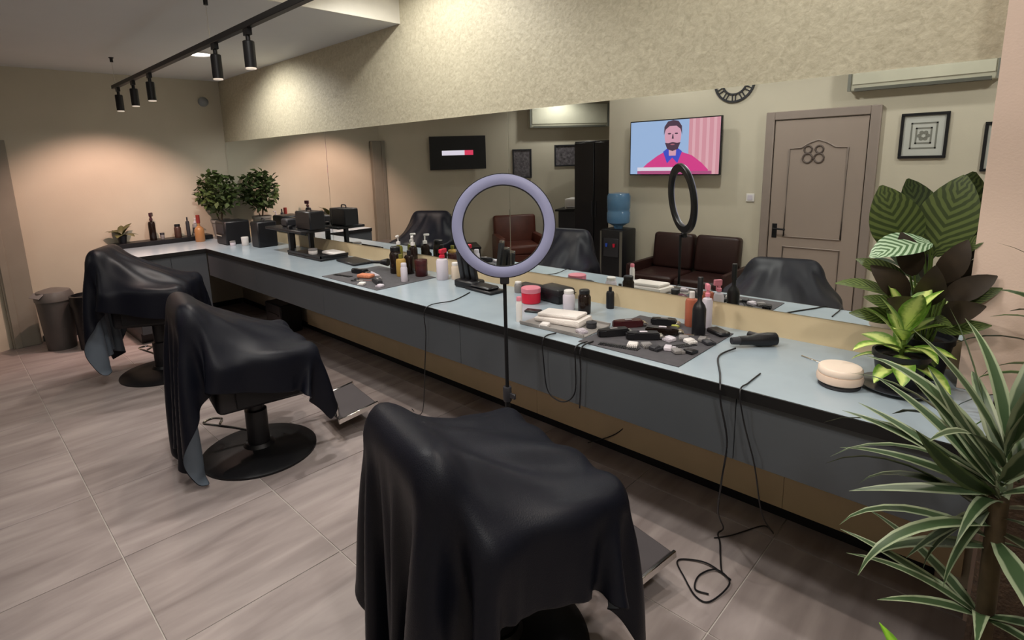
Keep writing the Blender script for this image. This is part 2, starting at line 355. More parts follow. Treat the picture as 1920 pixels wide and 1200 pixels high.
# ------------------------------------------------------------------ draped capes: small cloth solver
def drape(seed, W_, L_, y0, hgt, rotc=0, steps=230, iters=14, xoff=0, exx=1.06, exy=1.02, bk=0):
    h = .03; nx = int(W_ / h) + 1; ny = int(L_ / h) + 1
    rng = np.random.RandomState(seed)
    gx, gy = np.meshgrid((np.arange(nx) - (nx - 1) / 2) * h, np.arange(ny) * h)
    P = np.zeros((ny, nx, 3)); c, s = math.cos(rotc), math.sin(rotc)
    P[..., 0] = gx * c - (gy - L_ / 2) * s + xoff; P[..., 1] = gx * s + (gy - L_ / 2) * c + L_ / 2 + y0; P[..., 2] = hgt + rng.rand(ny, nx) * .012
    V = np.zeros_like(P)
    #        centre                half size            tilt about x
    boxes = [((0, .02, .47), (.27, .26, .09), 0), ((-.3, .02, .65), (.05, .27, .035), 0), ((.3, .02, .65), (.05, .27, .035), 0),
             ((0, -.285, .745 + bk), (.24, .045, .24), 6), ((-.3, .02, .5), (.03, .24, .13), 0), ((.3, .02, .5), (.03, .24, .13), 0), ((0, .05, .56), (.27, .22, .09), 0), ((0, -.0, .765 + bk * .4), (.14, .28, .03), -27 - bk * 90)]
    bx = [(np.array(a), np.array(b), math.radians(t)) for a, b, t in boxes]; R_ = .024
    def pair(a, b, rest, k):
        d = b - a; L = np.sqrt((d * d).sum(-1, keepdims=True)) + 1e-9; q = d * (k * .5 * (L - rest) / L); a += q; b -= q
    dt = 1 / 60; g = np.array([0, 0, -9.8]); dg = h * math.hypot(exx, exy)
    def collide(P, old, fr):
        for c_, hs, t in bx:
            near = np.abs(P - c_).max(-1) < .75
            if not near.any(): continue
            ct_, st_ = math.cos(t), math.sin(t); q = P[near] - c_
            if t: q = np.stack([q[:, 0], q[:, 1] * ct_ + q[:, 2] * st_, -q[:, 1] * st_ + q[:, 2] * ct_], -1)
            cl = np.clip(q, -hs, hs); d = q - cl; dist = np.sqrt((d * d).sum(-1)); hit = dist < R_
            if not hit.any(): continue
            ins = dist < 1e-6; out = hit & ~ins; nq = q.copy()
            nq[out] = cl[out] + d[out] / dist[out][:, None] * R_
            if ins.any():
                qq = q[ins]; pen = (hs + R_) - np.abs(qq); pen[:, 2] = np.where(qq[:, 2] > 0, pen[:, 2] * .5, 9); ax = pen.argmin(1); r_ = np.arange(len(ax))
                sg = np.sign(qq[r_, ax]); sg[sg == 0] = 1; qq[r_, ax] = sg * (hs + R_)[ax]; nq[ins] = qq
            if t: nq = np.stack([nq[:, 0], nq[:, 1] * ct_ - nq[:, 2] * st_, nq[:, 1] * st_ + nq[:, 2] * ct_], -1)
            Pn = P[near]; on = old[near]; Pn[hit] = (nq + c_)[hit]
            if fr: mv = Pn[hit] - on[hit]; Pn[hit] = on[hit] + mv * np.array([fr, fr, 1])
            P[near] = Pn
    for st in range(steps):
        damp = .985 if st < steps * .7 else .93
        V = V * damp + g * dt; old = P.copy(); P = P + V * dt
        for it in range(iters):
            for o in (0, 1):
                n = (nx - o) // 2 * 2; pair(P[:, o:o + n:2], P[:, o + 1:o + n:2], h * exx, 1)
                n = (ny - o) // 2 * 2; pair(P[o:o + n:2], P[o + 1:o + n:2], h * exy, 1)
            for o in (0, 1):
                n = (ny - o) // 2 * 2
                pair(P[o:o + n:2, :-1], P[o + 1:o + n:2, 1:], dg, .35); pair(P[o:o + n:2, 1:], P[o + 1:o + n:2, :-1], dg, .35)
            if it % 3 == 0:
                pair(P[:, :-2], P[:, 2:], 2 * h * exx, .012); pair(P[:-2], P[2:], 2 * h * exy, .012)
            if it % 4 == 3: collide(P, old, 0)
        collide(P, old, .5)
        P[..., 2] = np.maximum(P[..., 2], .02)
        V = (P - old) / dt
        sp = np.sqrt((V * V).sum(-1, keepdims=True)); V *= np.minimum(1, 1.3 / (sp + 1e-9))
    for _ in range(1):      # light smoothing
        Q = P.copy(); Q[1:-1, 1:-1] = .5 * P[1:-1, 1:-1] + .125 * (P[:-2, 1:-1] + P[2:, 1:-1] + P[1:-1, :-2] + P[1:-1, 2:]); P = Q
    return P
def cape_mesh(P):
    ny, nx = P.shape[:2]; bm = BM(); P = P.copy()
    du = np.gradient(P, axis=1); dv = np.gradient(P, axis=0); N = np.cross(du, dv); N /= np.linalg.norm(N, axis=-1, keepdims=True) + 1e-9
    a = np.arctan2(P[..., 0], P[..., 1] + .62); rr = np.hypot(P[..., 0], P[..., 1] + .62)      # tension folds fanning out from the backrest
    fade = np.clip((P[..., 1] + .27) / .12, 0, 1) * np.clip((.62 - P[..., 1]) / .3, 0, 1)
    P += N * (.0105 * fade * (np.sin(17 * a + 2.2 * np.sin(3 * rr + 1)) + .55 * np.sin(31 * a + 5 * rr)))[..., None]
    v = [[bm.verts.new(P[j, i]) for i in range(nx)] for j in range(ny)]
    for j in range(ny - 1):
        for i in range(nx - 1): bm.faces.new((v[j][i], v[j][i + 1], v[j + 1][i + 1], v[j + 1][i]))
    return bm
def add_cape(P, label, loc, rz):
    bm = cape_mesh(P); me = bpy.data.meshes.new('cape'); bm.to_mesh(me); bm.free()
    me.materials.append(M_CAPE); me.materials.append(M_CAPE_IN); me.shade_smooth()
    o = bpy.data.objects.new('cape', me); COL.objects.link(o)
    md = o.modifiers.new('thickness', 'SOLIDIFY'); md.thickness = .003; md.offset = -1; md.material_offset = 1; md.material_offset_rim = 0
    sd = o.modifiers.new('subdivision', 'SUBSURF'); sd.levels = 1; sd.render_levels = 1
    return tag(o, label, 'cape', 'barber capes over the chairs', loc, rz)

def barber_chair(label, loc, rz, lift=0, bk=0):
    t = thing('barber_chair', label, 'chair', loc, rz, 'barber chairs')
    bm = BM(); lathe(bm, [(.325, 0), (.325, .012), (.31, .022), (.2, .034), (.09, .05), (.075, .07)], 56); obj('base_disc', bm, M_BLACKM, t)
    bm = BM(); lathe(bm, [(.062, .05), (.062, .27), (.045, .275), (.045, .36 + lift), (.09, .375 + lift), (.09, .39 + lift)], 24); obj('column', bm, M_BLACK, t)
    bm = BM(); tube(bm, smoothpts([(-.05, -.03, .12), (-.14, -.11, .13), (-.2, -.2, .15), (-.26, -.25, .155), (-.3, -.2, .155), (-.26, -.15, .153), (-.2, -.17, .15)]), .008, 8); obj('pump_lever', bm, M_CHROME, t)
    bm = BM(); box(bm, (-.26, -.24, .38), (.26, .28, .55), .035, seg=3); obj('seat', bm, M_LEATHER, t)
    bm = BM(); box(bm, (-.215, -.035, -.24), (.215, .035, .205), .03, tr(0, -.285, .745 + bk) @ rot('X', 6), 3); obj('backrest', bm, M_LEATHER, t)
    for s in (-1, 1):
        bm = BM(); box(bm, (s * .3 - .033, -.22, .615), (s * .3 + .033, .26, .665), .015, seg=2); obj('armrest', bm, M_LEATHER, t)
        bm = BM(); box(bm, (s * .3 - .012, -.15, .42), (s * .3 + .012, .18, .62), .005); obj('arm_support', bm, M_BLACKM, t)
    fr = BM()
    for s in (-1, 1): tube(fr, smoothpts([(s * .15, .24, .40), (s * .15, .36, .36), (s * .15, .43, .23), (s * .15, .46, .12), (s * .15, .63, .152)]), .013, 8)
    f = obj('footrest', fr, M_CHROME, t)
    bm = BM(); box(bm, (-.2, -.12, -.012), (.2, .13, .012), .006, tr(0, .55, .15) @ rot('X', 10)); obj('foot_plate', bm, mat('foot_plate', '#4a4547', .6, .3), f)
    for s in (-1, 1):
        bm = BM(); box(bm, (s * .205 - .007, -.13, -.016), (s * .205 + .007, .14, .016), .003, tr(0, .55, .15) @ rot('X', 10)); obj('foot_plate_edge', bm, M_CHROME, f)
    for o in t.children:
        if o.name.split('.')[0] not in ('base_disc', 'column', 'pump_lever'): o.location.z = lift
    return t
CH = [((1.93, -1.42, 0), -30, .085, 'far barber chair by the bins, under a black cape'), ((3.85, -1.42, 0), -9, 0, 'middle barber chair with its round black base in view'), ((5.83, -1.40, 0), -13, 0, 'nearest barber chair, under a black cape in the foreground')]
for l, r, up, s in CH: barber_chair(s, l, r, up, -.08 if 'nearest' in s else 0)
cp1 = drape(3, 1.12, 1.72, -1.09, 1.03)
cp2 = drape(11, 1.24, 1.90, -1.2, 1.0, rotc=.05, bk=-.08)
for k, (P_, lab) in enumerate(((cp1, 'black cape draped over the far barber chair by the bins'), (cp1, 'black cape draped over the middle barber chair, hem hanging low behind'), (cp2, 'black cape draped over the nearest chair, large in the foreground'))):
    (x, y, z), r, up, _ = CH[k]; add_cape(P_, lab, (x, y, up), r)

# ------------------------------------------------------------------ ring light on its stand
rc = Vector((5.38, -.85, 1.40)); nrm = (CAM - rc); nrm.z *= .9; nrm.normalize()
rl = thing('ring_light', 'round lavender ring light on a black stand before the counter', 'lamp', (rc.x, rc.y, 0))
Q = Matrix.Translation((0, 0, rc.z)) @ nrm.to_track_quat('Z', 'Y').to_matrix().to_4x4()
bm = BM(); ringlathe(bm, [(.180, -.012), (.222, -.012), (.228, -.004), (.228, .010), (.174, .010), (.174, -.004)], 64, Q); body = obj('ring_body', bm, M_BLACK, rl)
bm = BM(); ringlathe(bm, [(.178, .0102), (.2245, .0102), (.2235, .016), (.21, .021), (.192, .021), (.179, .016)], 64, Q); obj('ring_diffuser', bm, mat('ring_diffuser', '#7f82a2', .5), body)
bm = BM(); box(bm, (-.02, -.255, -.016), (.02, -.222, .012), .004, Q); obj('ring_clamp', bm, M_BLACK, rl)
bm = BM(); tube(bm, [(0, 0, .62), (0, 0, rc.z - .235)], .0085, 12); obj('upper_pole', bm, M_BLACKM, rl)
bm = BM(); tube(bm, [(0, 0, .12), (0, 0, .64)], .0125, 12); obj('lower_pole', bm, M_BLACKM, rl)
bm = BM(); lathe(bm, [(.018, .585), (.02, .59), (.02, .65), (.018, .655)], 14); box(bm, (.015, -.006, .605), (.05, .006, .63), .003); obj('pole_knob', bm, M_DARK, rl)
for k in range(3):
    a = math.radians(80 + 120 * k); c, s = math.cos(a), math.sin(a)
    bm = BM(); tube(bm, [(c * .014, s * .014, .3), (c * .26, s * .26, .012)], .008, 8); tube(bm, [(c * .012, s * .012, .13), (c * .13, s * .13, .165)], .005, 6)
    leg = obj('leg', bm, M_BLACKM, rl)
    bm = BM(); lathe(bm, [(.012, 0), (.014, .006), (.012, .024), (.009, .026)], 10, tr(c * .26, s * .26, 0)); obj('rubber_foot', bm, M_BLACK, leg)

# ------------------------------------------------------------------ leaves and plants
def leaf_bm(L, Wd, pitch, droop, prof='blade', segs=8, fold=.18, twist=0):
    """leaf starting at the origin, growing towards +x; pitch and droop in degrees"""
    bm = BM(); uvl = bm.loops.layers.uv.new('UVMap'); rows = []; x = z = 0.0; a = math.radians(pitch); st = L / segs
    for i in range(segs + 1):
        t = i / segs
        if prof == 'blade': w = Wd * (min(1, t / .25) ** .6 * .75 + .25) * (1 - t ** 2.2) ** .9 if t < 1 else 0
        elif prof == 'broad': w = Wd * math.sin(PI * min(1, t * .96 + .03)) ** .75 * (1 - .25 * t)
        else: w = Wd * math.sin(PI * (t * .97 + .02)) ** .9
        w = max(w, .0012) * .5; tw = math.radians(twist) * t
        fz = fold * w
        n = Vector((-math.sin(a), 0, math.cos(a))); y = Vector((0, 1, 0)); yy = y * math.cos(tw) + n * math.sin(tw); nn = n * math.cos(tw) - y * math.sin(tw)
        p = Vector((x, 0, z))
        rows.append(([bm.verts.new(p - yy * w + nn * fz), bm.verts.new(p), bm.verts.new(p + yy * w + nn * fz)], t))
        x += math.cos(a) * st; z += math.sin(a) * st; a -= math.radians(droop) / segs * (.5 + t)
    for (r0, t0), (r1, t1) in zip(rows, rows[1:]):
        for k in (0, 1):
            f = bm.faces.new((r0[k], r0[k + 1], r1[k + 1], r1[k]))
            for lp, uv in zip(f.loops, ((k * .5, t0), (k * .5 + .5, t0), (k * .5 + .5, t1), (k * .5, t1))): lp[uvl].uv = uv
    return bm
def leaf_protos(specs, m_):
    out = []
    for s in specs:
        bm = leaf_bm(**s); me = bpy.data.meshes.new('leaf'); bm.to_mesh(me); bm.free(); me.materials.append(m_); me.shade_smooth(); out.append(me)
    return out
def put_leaf(me, parent, loc, az, tilt=0, sc=1, roll=0):
    o = bpy.data.objects.new('leaf', me); COL.objects.link(o); o.parent = parent; o.location = loc
    o.rotation_euler = (Matrix.Rotation(math.radians(az), 3, 'Z') @ Matrix.Rotation(math.radians(-tilt), 3, 'Y') @ Matrix.Rotation(math.radians(roll), 3, 'X')).to_euler(); o.scale = (sc,) * 3
    return o
def pot(parent, r0, r1, h, m_=M_POT, name='pot'):
    bm = BM(); lathe(bm, [(r0, 0), (r1, h * .86), (r1 * 1.07, h * .87), (r1 * 1.07, h), (r1 * .97, h), (r1 * .95, h * .88), (r1 * .9, h * .87)], 32); o = obj(name, bm, m_, parent)
    bm = BM(); lathe(bm, [(r1 * .93, h * .84), (r1 * .6, h * .885), (.01, h * .9)], 20); obj('soil', bm, M_SOIL, parent)
    return o

# dracaena at the near end of the counter: two leaf heads on canes
M_DRAC = leaf_material('dracaena_leaf', '#3b4f2c', '#33462b', '#7f8a6e', 'edge')
M_DRAC2 = leaf_material('dracaena_dark', '#2b4018', '#203816', '#4c6034', 'edge')
dr = thing('dracaena', 'tall dracaena with white-edged strap leaves at the near counter end', 'plant', (7.045, -1.03, 0))
pot(dr, .13, .17, .28)
ph = []
bm = BM(); tube(bm, smoothpts([(0, 0, .2), (.01, .005, .45), (.0, .0, .92)]), [.02] * 6 + [.018] * 7, 10); obj('cane', bm, mat('cane', '#4a3c2a', .8, var=.2, vscale=30), dr)
pr = leaf_protos([dict(L=.36, Wd=.044, pitch=p, droop=d, twist=tw) for p, d, tw in ((72, 60, 10), (50, 75, -12), (30, 90, 15), (12, 95, -8), (-10, 80, 10), (60, 30, 0))], M_DRAC)
prd = leaf_protos([dict(L=.40, Wd=.052, pitch=p, droop=d, twist=tw) for p, d, tw in ((64, 20, 10), (45, 50, -12))], M_DRAC2)
def head(z, off, n, s0=1.0, par=None, pr=None):
    par = par or dr; pr = pr or globals()['pr']
    for i in range(n):
        f = i / n; k = min(4, int(f * 5)) if random.random() < .9 else 5
        put_leaf(pr[k], par, (off[0], off[1], z + .02 + (1 - f) * .10 - f * .18), i * 137.5 + random.uniform(-15, 15), random.uniform(-9, 9), s0 * random.uniform(.8, 1.12), random.uniform(-20, 20))
head(.95, (0, 0), 26)
put_leaf(prd[0], dr, (-.01, .0, .94), 163, 6, 1.12, 35); put_leaf(prd[1], dr, (0, 0, .96), 60, 5, 1, 0); put_leaf(pr[1], dr, (0, 0, .95), 180, 4, 1.05, 20)
put_leaf(pr[2], dr, (0, 0, .92), 172, 6, 1.1, 10); put_leaf(pr[2], dr, (0, 0, .86), 185, 4, 1.0, 25); put_leaf(pr[3], dr, (0, 0, .82), 190, 4, .9, 0)


# tall brown planter closing off the counter end, with a dark strap-leaved plant
tpl = thing('tall_planter', 'dark brown tall planter with dark strap leaves behind the dracaena', 'plant', (7.2, -.5, 0))
bm = BM(); box(bm, (-.18, -.19, 0), (.26, .19, .84), .012); obj('planter_box', bm, mat('wicker_brown', '#3a2a1c', .7, var=.35, vscale=45, bump=.6, bscale=90), tpl)
bm = BM(); box(bm, (-.16, -.17, .8405), (.24, .17, .85)); obj('soil', bm, M_SOIL, tpl)
bm = BM(); tube(bm, smoothpts([(0, 0, .84), (-.01, .01, .95), (-.02, .0, 1.1)]), [.016] * 13, 10); obj('cane', bm, _m['cane'], tpl)
prk = leaf_protos([dict(L=.30, Wd=.036, pitch=p, droop=d, twist=tw) for p, d, tw in ((72, 60, 10), (50, 75, -12), (30, 80, 15), (14, 80, -8), (0, 70, 10), (60, 30, 0))], M_DRAC2)
head(1.12, (-.02, 0), 34, .95, tpl, prk)

# dieffenbachia in a black pot on a saucer
M_DIEF = leaf_material('dieffenbachia_leaf', '#6f8a36', '#c6d67c', '#5c822c', 'centre')
df = thing('potted_dieffenbachia', 'small yellow-green leafy plant in a black pot on the counter', 'plant', (6.755, -.335, ZC))
bm = BM(); lathe(bm, [(.075, 0), (.082, .006), (.112, .014), (.115, .018), (.108, .018), (.078, .011)], 36); obj('saucer', bm, mat('saucer', '#3a3a40', .3, coat=.5), df)
po = pot(df, .06, .078, .125); po.location.z = .011
for o in df.children:
    if o.name.startswith('soil'): o.location.z = .011
pd = leaf_protos([dict(L=.165, Wd=.066, pitch=p, droop=d, prof='oval', fold=.25) for p, d in ((72, 25), (46, 45), (22, 55), (4, 55))], M_DIEF)
bm = BM(); tube(bm, [(0, 0, .11), (.004, 0, .2)], .007, 8); obj('stem', bm, mat('green_stem', '#556b2a', .6), df)
for i in range(21):
    k = min(3, i // 5); put_leaf(pd[k], df, (0, 0, .215 - .006 * i), i * 137.5 + 20, random.uniform(-8, 8), random.uniform(.88, 1.12), random.uniform(-15, 15))

# calathea behind it, large patterned leaves against the mirror
M_CAL = leaf_material('calathea_leaf', '#4c5a2c', '#35441f', '#5c6b38', 'feather')
M_CAL2 = leaf_material('calathea_sheen', '#7f9a7c', '#4d6a48', '#a9c0a4', 'feather')  # glossy reflection on one leaf, put into paler colours
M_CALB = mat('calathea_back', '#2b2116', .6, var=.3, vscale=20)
ca = thing('potted_calathea', 'big calathea with large dark-patterned leaves before the mirror end', 'plant', (6.79, -.125, ZC))
pot(ca, .065, .085, .15)
pc = leaf_protos([dict(L=.27, Wd=.185, pitch=12, droop=24, prof='broad', fold=.16, segs=10)], M_CAL)[0]
pcs = leaf_protos([dict(L=.2, Wd=.14, pitch=20, droop=40, prof='broad', fold=.2, segs=10)], M_CAL2)[0]
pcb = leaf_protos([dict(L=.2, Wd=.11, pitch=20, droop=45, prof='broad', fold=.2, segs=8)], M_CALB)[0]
pcn = leaf_protos([dict(L=.2, Wd=.075, pitch=20, droop=45, prof='broad', fold=.2, segs=8)], M_CAL)[0]
def aim_leaf(me, parent, base, tipdir, normal, sc=1):
    x = Vector(tipdir).normalized(); n = Vector(normal); z = (n - x * n.dot(x)).normalized(); y = z.cross(x)
    m_ = Matrix((x, y, z)).transposed().to_4x4(); m_.translation = Vector(base)
    o = bpy.data.objects.new('leaf', me); COL.objects.link(o); o.parent = parent; o.matrix_local = m_ @ Matrix.Scale(sc, 4); return o
# base of the blade (local), direction of its tip, facing
room = (.25, -.9, .35)
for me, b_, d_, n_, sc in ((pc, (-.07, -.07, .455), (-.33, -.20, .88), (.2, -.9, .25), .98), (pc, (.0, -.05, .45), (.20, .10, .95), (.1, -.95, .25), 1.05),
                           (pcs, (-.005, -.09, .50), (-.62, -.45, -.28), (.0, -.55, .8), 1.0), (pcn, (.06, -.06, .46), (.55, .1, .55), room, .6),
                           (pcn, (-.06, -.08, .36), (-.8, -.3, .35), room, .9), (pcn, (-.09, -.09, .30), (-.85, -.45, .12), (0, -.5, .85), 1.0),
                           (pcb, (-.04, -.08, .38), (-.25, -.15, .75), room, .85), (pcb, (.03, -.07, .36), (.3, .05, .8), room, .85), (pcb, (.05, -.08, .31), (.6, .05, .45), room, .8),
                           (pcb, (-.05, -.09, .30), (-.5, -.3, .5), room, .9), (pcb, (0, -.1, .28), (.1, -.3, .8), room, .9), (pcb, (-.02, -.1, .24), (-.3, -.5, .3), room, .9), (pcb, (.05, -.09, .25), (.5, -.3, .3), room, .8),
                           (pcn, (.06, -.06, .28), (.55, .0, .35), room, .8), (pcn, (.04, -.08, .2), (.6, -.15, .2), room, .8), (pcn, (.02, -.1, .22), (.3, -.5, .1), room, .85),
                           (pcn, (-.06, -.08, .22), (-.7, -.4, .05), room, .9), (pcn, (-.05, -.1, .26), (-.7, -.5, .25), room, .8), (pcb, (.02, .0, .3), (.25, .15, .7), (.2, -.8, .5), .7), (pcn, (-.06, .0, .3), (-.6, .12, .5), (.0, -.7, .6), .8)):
    aim_leaf(me, ca, b_, d_, n_, sc)
    bm = BM(); e = Vector(b_); tube(bm, smoothpts([(e.x * .15, e.y * .15, .12), (e.x * .55, e.y * .5, e.z * .62), e]), .0035, 6); obj('leaf_stalk', bm, _m['green_stem'], ca)
# leaves of the dracaena that lean out over the counter front
prc = leaf_protos([dict(L=.42, Wd=.046, pitch=22, droop=50, twist=8), dict(L=.42, Wd=.046, pitch=12, droop=30, twist=-8)], M_DRAC)
for k, (d_, n_, sc, z_) in enumerate((((-.80, .15, .50), (.1, -.5, .8), .82, .95), ((-.86, .1, .16), (.1, -.3, .9), .84, .95), ((-.74, .0, -.06), (.1, -.3, .9), .80, .93), ((-.60, -.1, -.22), (.0, -.4, .8), .74, .93), ((-.70, .25, .62), (.1, -.6, .7), .72, .96),
                               ((-.5, -.1, -.75), (-.6, -.6, .3), .62, .90), ((-.35, -.05, -.9), (-.8, -.5, .2), .62, .90), ((-.75, .1, .3), (.1, -.4, .9), .8, .93), ((-.2, -.2, -.9), (-.5, -.8, .1), .6, .9), ((-.55, .2, .8), (.0, -.8, .5), .7, .96))):
    aim_leaf(prc[k % 2], dr, (-.01, 0, z_), d_, n_, sc * .9)
aim_leaf(prd[0], dr, (-.01, -.01, .93), (-.30, .12, .82), (-.2, -.9, .3), 1.0)
for k in range(7):
    q = math.radians(150 + 30 * k); aim_leaf(prc[k % 2], dr, (0, 0, .62), (math.cos(q), .8 * math.sin(q), .25), (0, -.2, 1), .72)

# low plant whose leaf tips reach the bottom edge
lp = thing('low_plant', 'low lime-green leafy plant on the floor beside the dracaena', 'plant', (6.99, -1.3, 0))
pot(lp, .09, .12, .5)
M_LIME = leaf_material('lime_leaf', '#6f9a2c', '#7fae30', '#5c8a22', 'centre')
pl = leaf_protos([dict(L=.2, Wd=.05, pitch=p, droop=50, prof='oval') for p in (75, 55, 35)], M_LIME)
for i in range(18): put_leaf(pl[i % 3], lp, (0, 0, .48), i * 137.5, random.uniform(-8, 8), random.uniform(.8, 1.1))

def bush(parent, c, rad, n, size, m_, seed, squash=1.0):
    rng = random.Random(seed); bm = BM()
    for _ in range(n):
        while True:
            p = Vector((rng.uniform(-1, 1), rng.uniform(-1, 1), rng.uniform(-1, 1)))
            if .35 < p.length < 1: break
        p = Vector((p.x * rad[0], p.y * rad[1], p.z * rad[2])) + Vector(c)
        s = size * rng.uniform(.6, 1.2); M = tr(*p) @ Euler((rng.uniform(-.9, .9), rng.uniform(-.9, .9), rng.uniform(0, 6.3))).to_matrix().to_4x4()
        v = [bm.verts.new(M @ Vector(q)) for q in ((0, 0, 0), (s * .5, s * .3, s * .08), (s, 0, -s * .1), (s * .5, -s * .3, s * .08))]
        bm.faces.new(v)
    o = obj('foliage', bm, m_, parent); o['kind'] = 'stuff'; return o
M_BUSH = mat('bush_leaf', '#46562c', .6, var=.55, vscale=22)
cb = thing('corner_plant', 'bushy dark-green houseplant in the corner, reflected in the mirror', 'plant', (.27, -.25, ZC))
pot(cb, .08, .105, .22, mat('grey_pot', '#77746f', .6))
bush(cb, (0, 0, .53), (.235, .22, .235), 620, .085, M_BUSH, 3)
bm = BM(); 
for a in (0, 2.1, 4.2): tube(bm, [(.01 * math.cos(a), .01 * math.sin(a), .18), (.09 * math.cos(a), .09 * math.sin(a), .5)], .006, 6)
obj('stem', bm, _m['cane'], cb)

# ------------------------------------------------------------------ bottles and counter things
def bottle(name, label, x, y, r, h, m_, cm, style='cap', group='bottles on the counter', z=ZC, cap='cap', cat='bottle', label_mat=None):
    t = thing(name, label, cat, (x, y, z), random.uniform(0, 360), group)
    hb = h * (.72 if style in ('pump', 'spray', 'spirit') else .84)
    if style == 'jar':
        bm = BM(); lathe(bm, [(r * .93, 0), (r, .004), (r, h * .66), (r * .96, h * .7)], 24); obj('body', bm, m_, t)
        bm = BM(); lathe(bm, [(r * 1.03, h * .7), (r * 1.03, h * .97), (r * .98, h)], 24); obj('lid', bm, cm, t); return t
    bm = BM(); nk = .36 if style != 'can' else .8
    if style == 'spirit': pf = [(r * .95, 0), (r, .006), (r, hb * .62), (r * .8, hb * .72), (r * .32, hb * .82), (r * .3, hb)]
    else: pf = [(r * .94, 0), (r, .006), (r, hb * .84), (r * .85, hb * .93), (r * nk, hb * .96), (r * nk, hb)]
    lathe(bm, pf, 24); obj('body', bm, m_, t)
    if label_mat:
        bm = BM(); lathe(bm, [(r * 1.012, hb * .22), (r * 1.012, hb * .66)], 24, cap0=False, cap1=False); obj('label_band', bm, label_mat, t)
    bm = BM()
    if style == 'pump':
        lathe(bm, [(r * .5, hb), (r * .5, hb + h * .08), (r * .16, hb + h * .09), (r * .16, h * .95)], 14); box(bm, (-r * .25, -r * .25, h * .94), (r * 1.05, r * .25, h), r * .1); cap = 'pump'
    elif style == 'spray':
        lathe(bm, [(r * .48, hb), (r * .48, hb + h * .07), (r * .3, hb + h * .09), (r * .3, h * .9)], 14); box(bm, (-r * .5, -r * .32, h * .86), (r * 1.15, r * .32, h), r * .1)
        box(bm, (r * .5, -r * .1, h * .74), (r * .68, r * .1, h * .88), r * .03); cap = 'spray_head'
    elif style == 'can': lathe(bm, [(r * .82, hb), (r * .82, h * .97), (r * .7, h)], 20)
    else: lathe(bm, [(r * nk * 1.15, hb * .97), (r * nk * 1.15, h * .99), (r * nk, h)], 16)
    obj(cap, bm, cm, t); return t
M_AMBER = mat('amber_glass', '#9a6f48', .2); M_DKGLASS = mat('dark_glass', '#1c1310', .12); M_RED = mat('red_plastic', '#c41f3a', .35); M_TANP = mat('tan_liquid', '#a98a4a', .25)
M_OLIVE = mat('olive_liquid', '#6d6b2c', .25); M_PEARL = mat('pearl_white', '#c9c2cc', .35); M_DKRED = mat('dark_red_glass', '#3e1a1d', .25); M_GREYB = mat('grey_plastic', '#7f7c7c', .45)
M_SKIN = mat('salmon_sponge', '#c07a5c', .9, var=.2, vscale=60)
# the real items on the main worktop, far to near
bm = BM(); box(bm, (-.14, -.13, 0), (.14, .13, .25), .012); a = obj('sterilizer', bm, M_BLACK); tag(a, 'black square sterilizer box on the counter by the corner', 'box', loc=(.82, -.33, ZC))
bm = BM(); box(bm, (-.1, -.132, .12), (.1, -.1301, .22)); obj('door', bm, M_DARK, a, False); bm = BM(); tube(bm, [(-.08, -.145, .1), (.08, -.145, .1)], .006, 6); obj('handle', bm, M_CHROME, a)
bm = BM(); box(bm, (-.09, -.1, 0), (.09, .1, .26), .01); a = obj('tower_case', bm, M_BLACK); tag(a, 'upright black case right of the sterilizer on the counter', 'box', loc=(1.36, -.22, ZC)); bm = BM(); tube(bm, smoothpts([(-.04, 0, .258), (-.03, 0, .285), (.03, 0, .285), (.04, 0, .258)], 4), .005, 6); obj('handle', bm, M_DARK, a)
bottle('small_tub', 'small white tub before the upright black case', 1.12, -.33, .035, .09, M_WHITE, M_WHITE, 'jar', 'jars on the counter', cat='jar')
bottle('small_tub', 'small pale tub with grey lid near the sterilizer', 1.02, -.42, .028, .05, M_PEARL, M_GREYB, 'jar', 'jars on the counter', cat='jar')
bottle('spirits_bottle', 'amber bottle with red cap in the far counter corner', .34, -.52, .05, .3, M_AMBER, mat('dull_red', '#7a2a24', .4), 'spirit', z=ZC)
# two-tier black stand with boxes, reflected in the mirror
st = thing('tool_stand', 'black two-tier tool stand on the counter against the mirror', 'stand', (2.3, -.2, ZC))
bm = BM(); box(bm, (-.2, -.13, 0), (.42, .14, .025), .006); box(bm, (-.2, -.13, .025), (.42, -.12, .045)); box(bm, (.41, -.13, .025), (.42, .14, .045)); obj('base_tray', bm, M_BLACK, st)
for x, y in ((-.17, -.1), (-.17, .1)):
    bm = BM(); box(bm, (x - .02, y - .02, .025), (x + .02, y + .02, .27), .004); obj('post', bm, M_BLACK, st)
bm = BM(); box(bm, (-.62, -.14, .215), (.12, .15, .24), .005); obj('top_shelf', bm, M_BLACK, st)
bm = BM(); box(bm, (-.58, .08, .02), (-.54, .12, .215)); box(bm, (-.58, .08, 0), (-.54, .12, .02), .003); obj('post', bm, M_BLACK, st)
bm = BM(); box(bm, (-.14, -.07, 0), (.14, .08, .165), .01); a = obj('tool_case', bm, M_BLACK); tag(a, 'black tool case on top of the two-tier stand', 'box', loc=(2.31, -.19, ZC + .24))
bm = BM(); tube(bm, smoothpts([(-.04, 0, .163), (-.035, 0, .19), (.035, 0, .19), (.04, 0, .163)], 4), .006, 6); obj('handle', bm, M_DARK, a)
bm = BM(); box(bm, (-.06, -.05, .0), (.07, .05, .075), .012); a = obj('small_case', bm, M_DARK); tag(a, 'small dark case on the stand shelf, left of the tool case', 'box', loc=(1.9, -.2, ZC + .24))
bottle('white_jar', 'low white jar in the base tray of the tool stand', 2.42, -.24, .04, .05, M_WHITE, M_GREYB, 'jar', 'jars on the counter', z=ZC + .025, cat='jar')
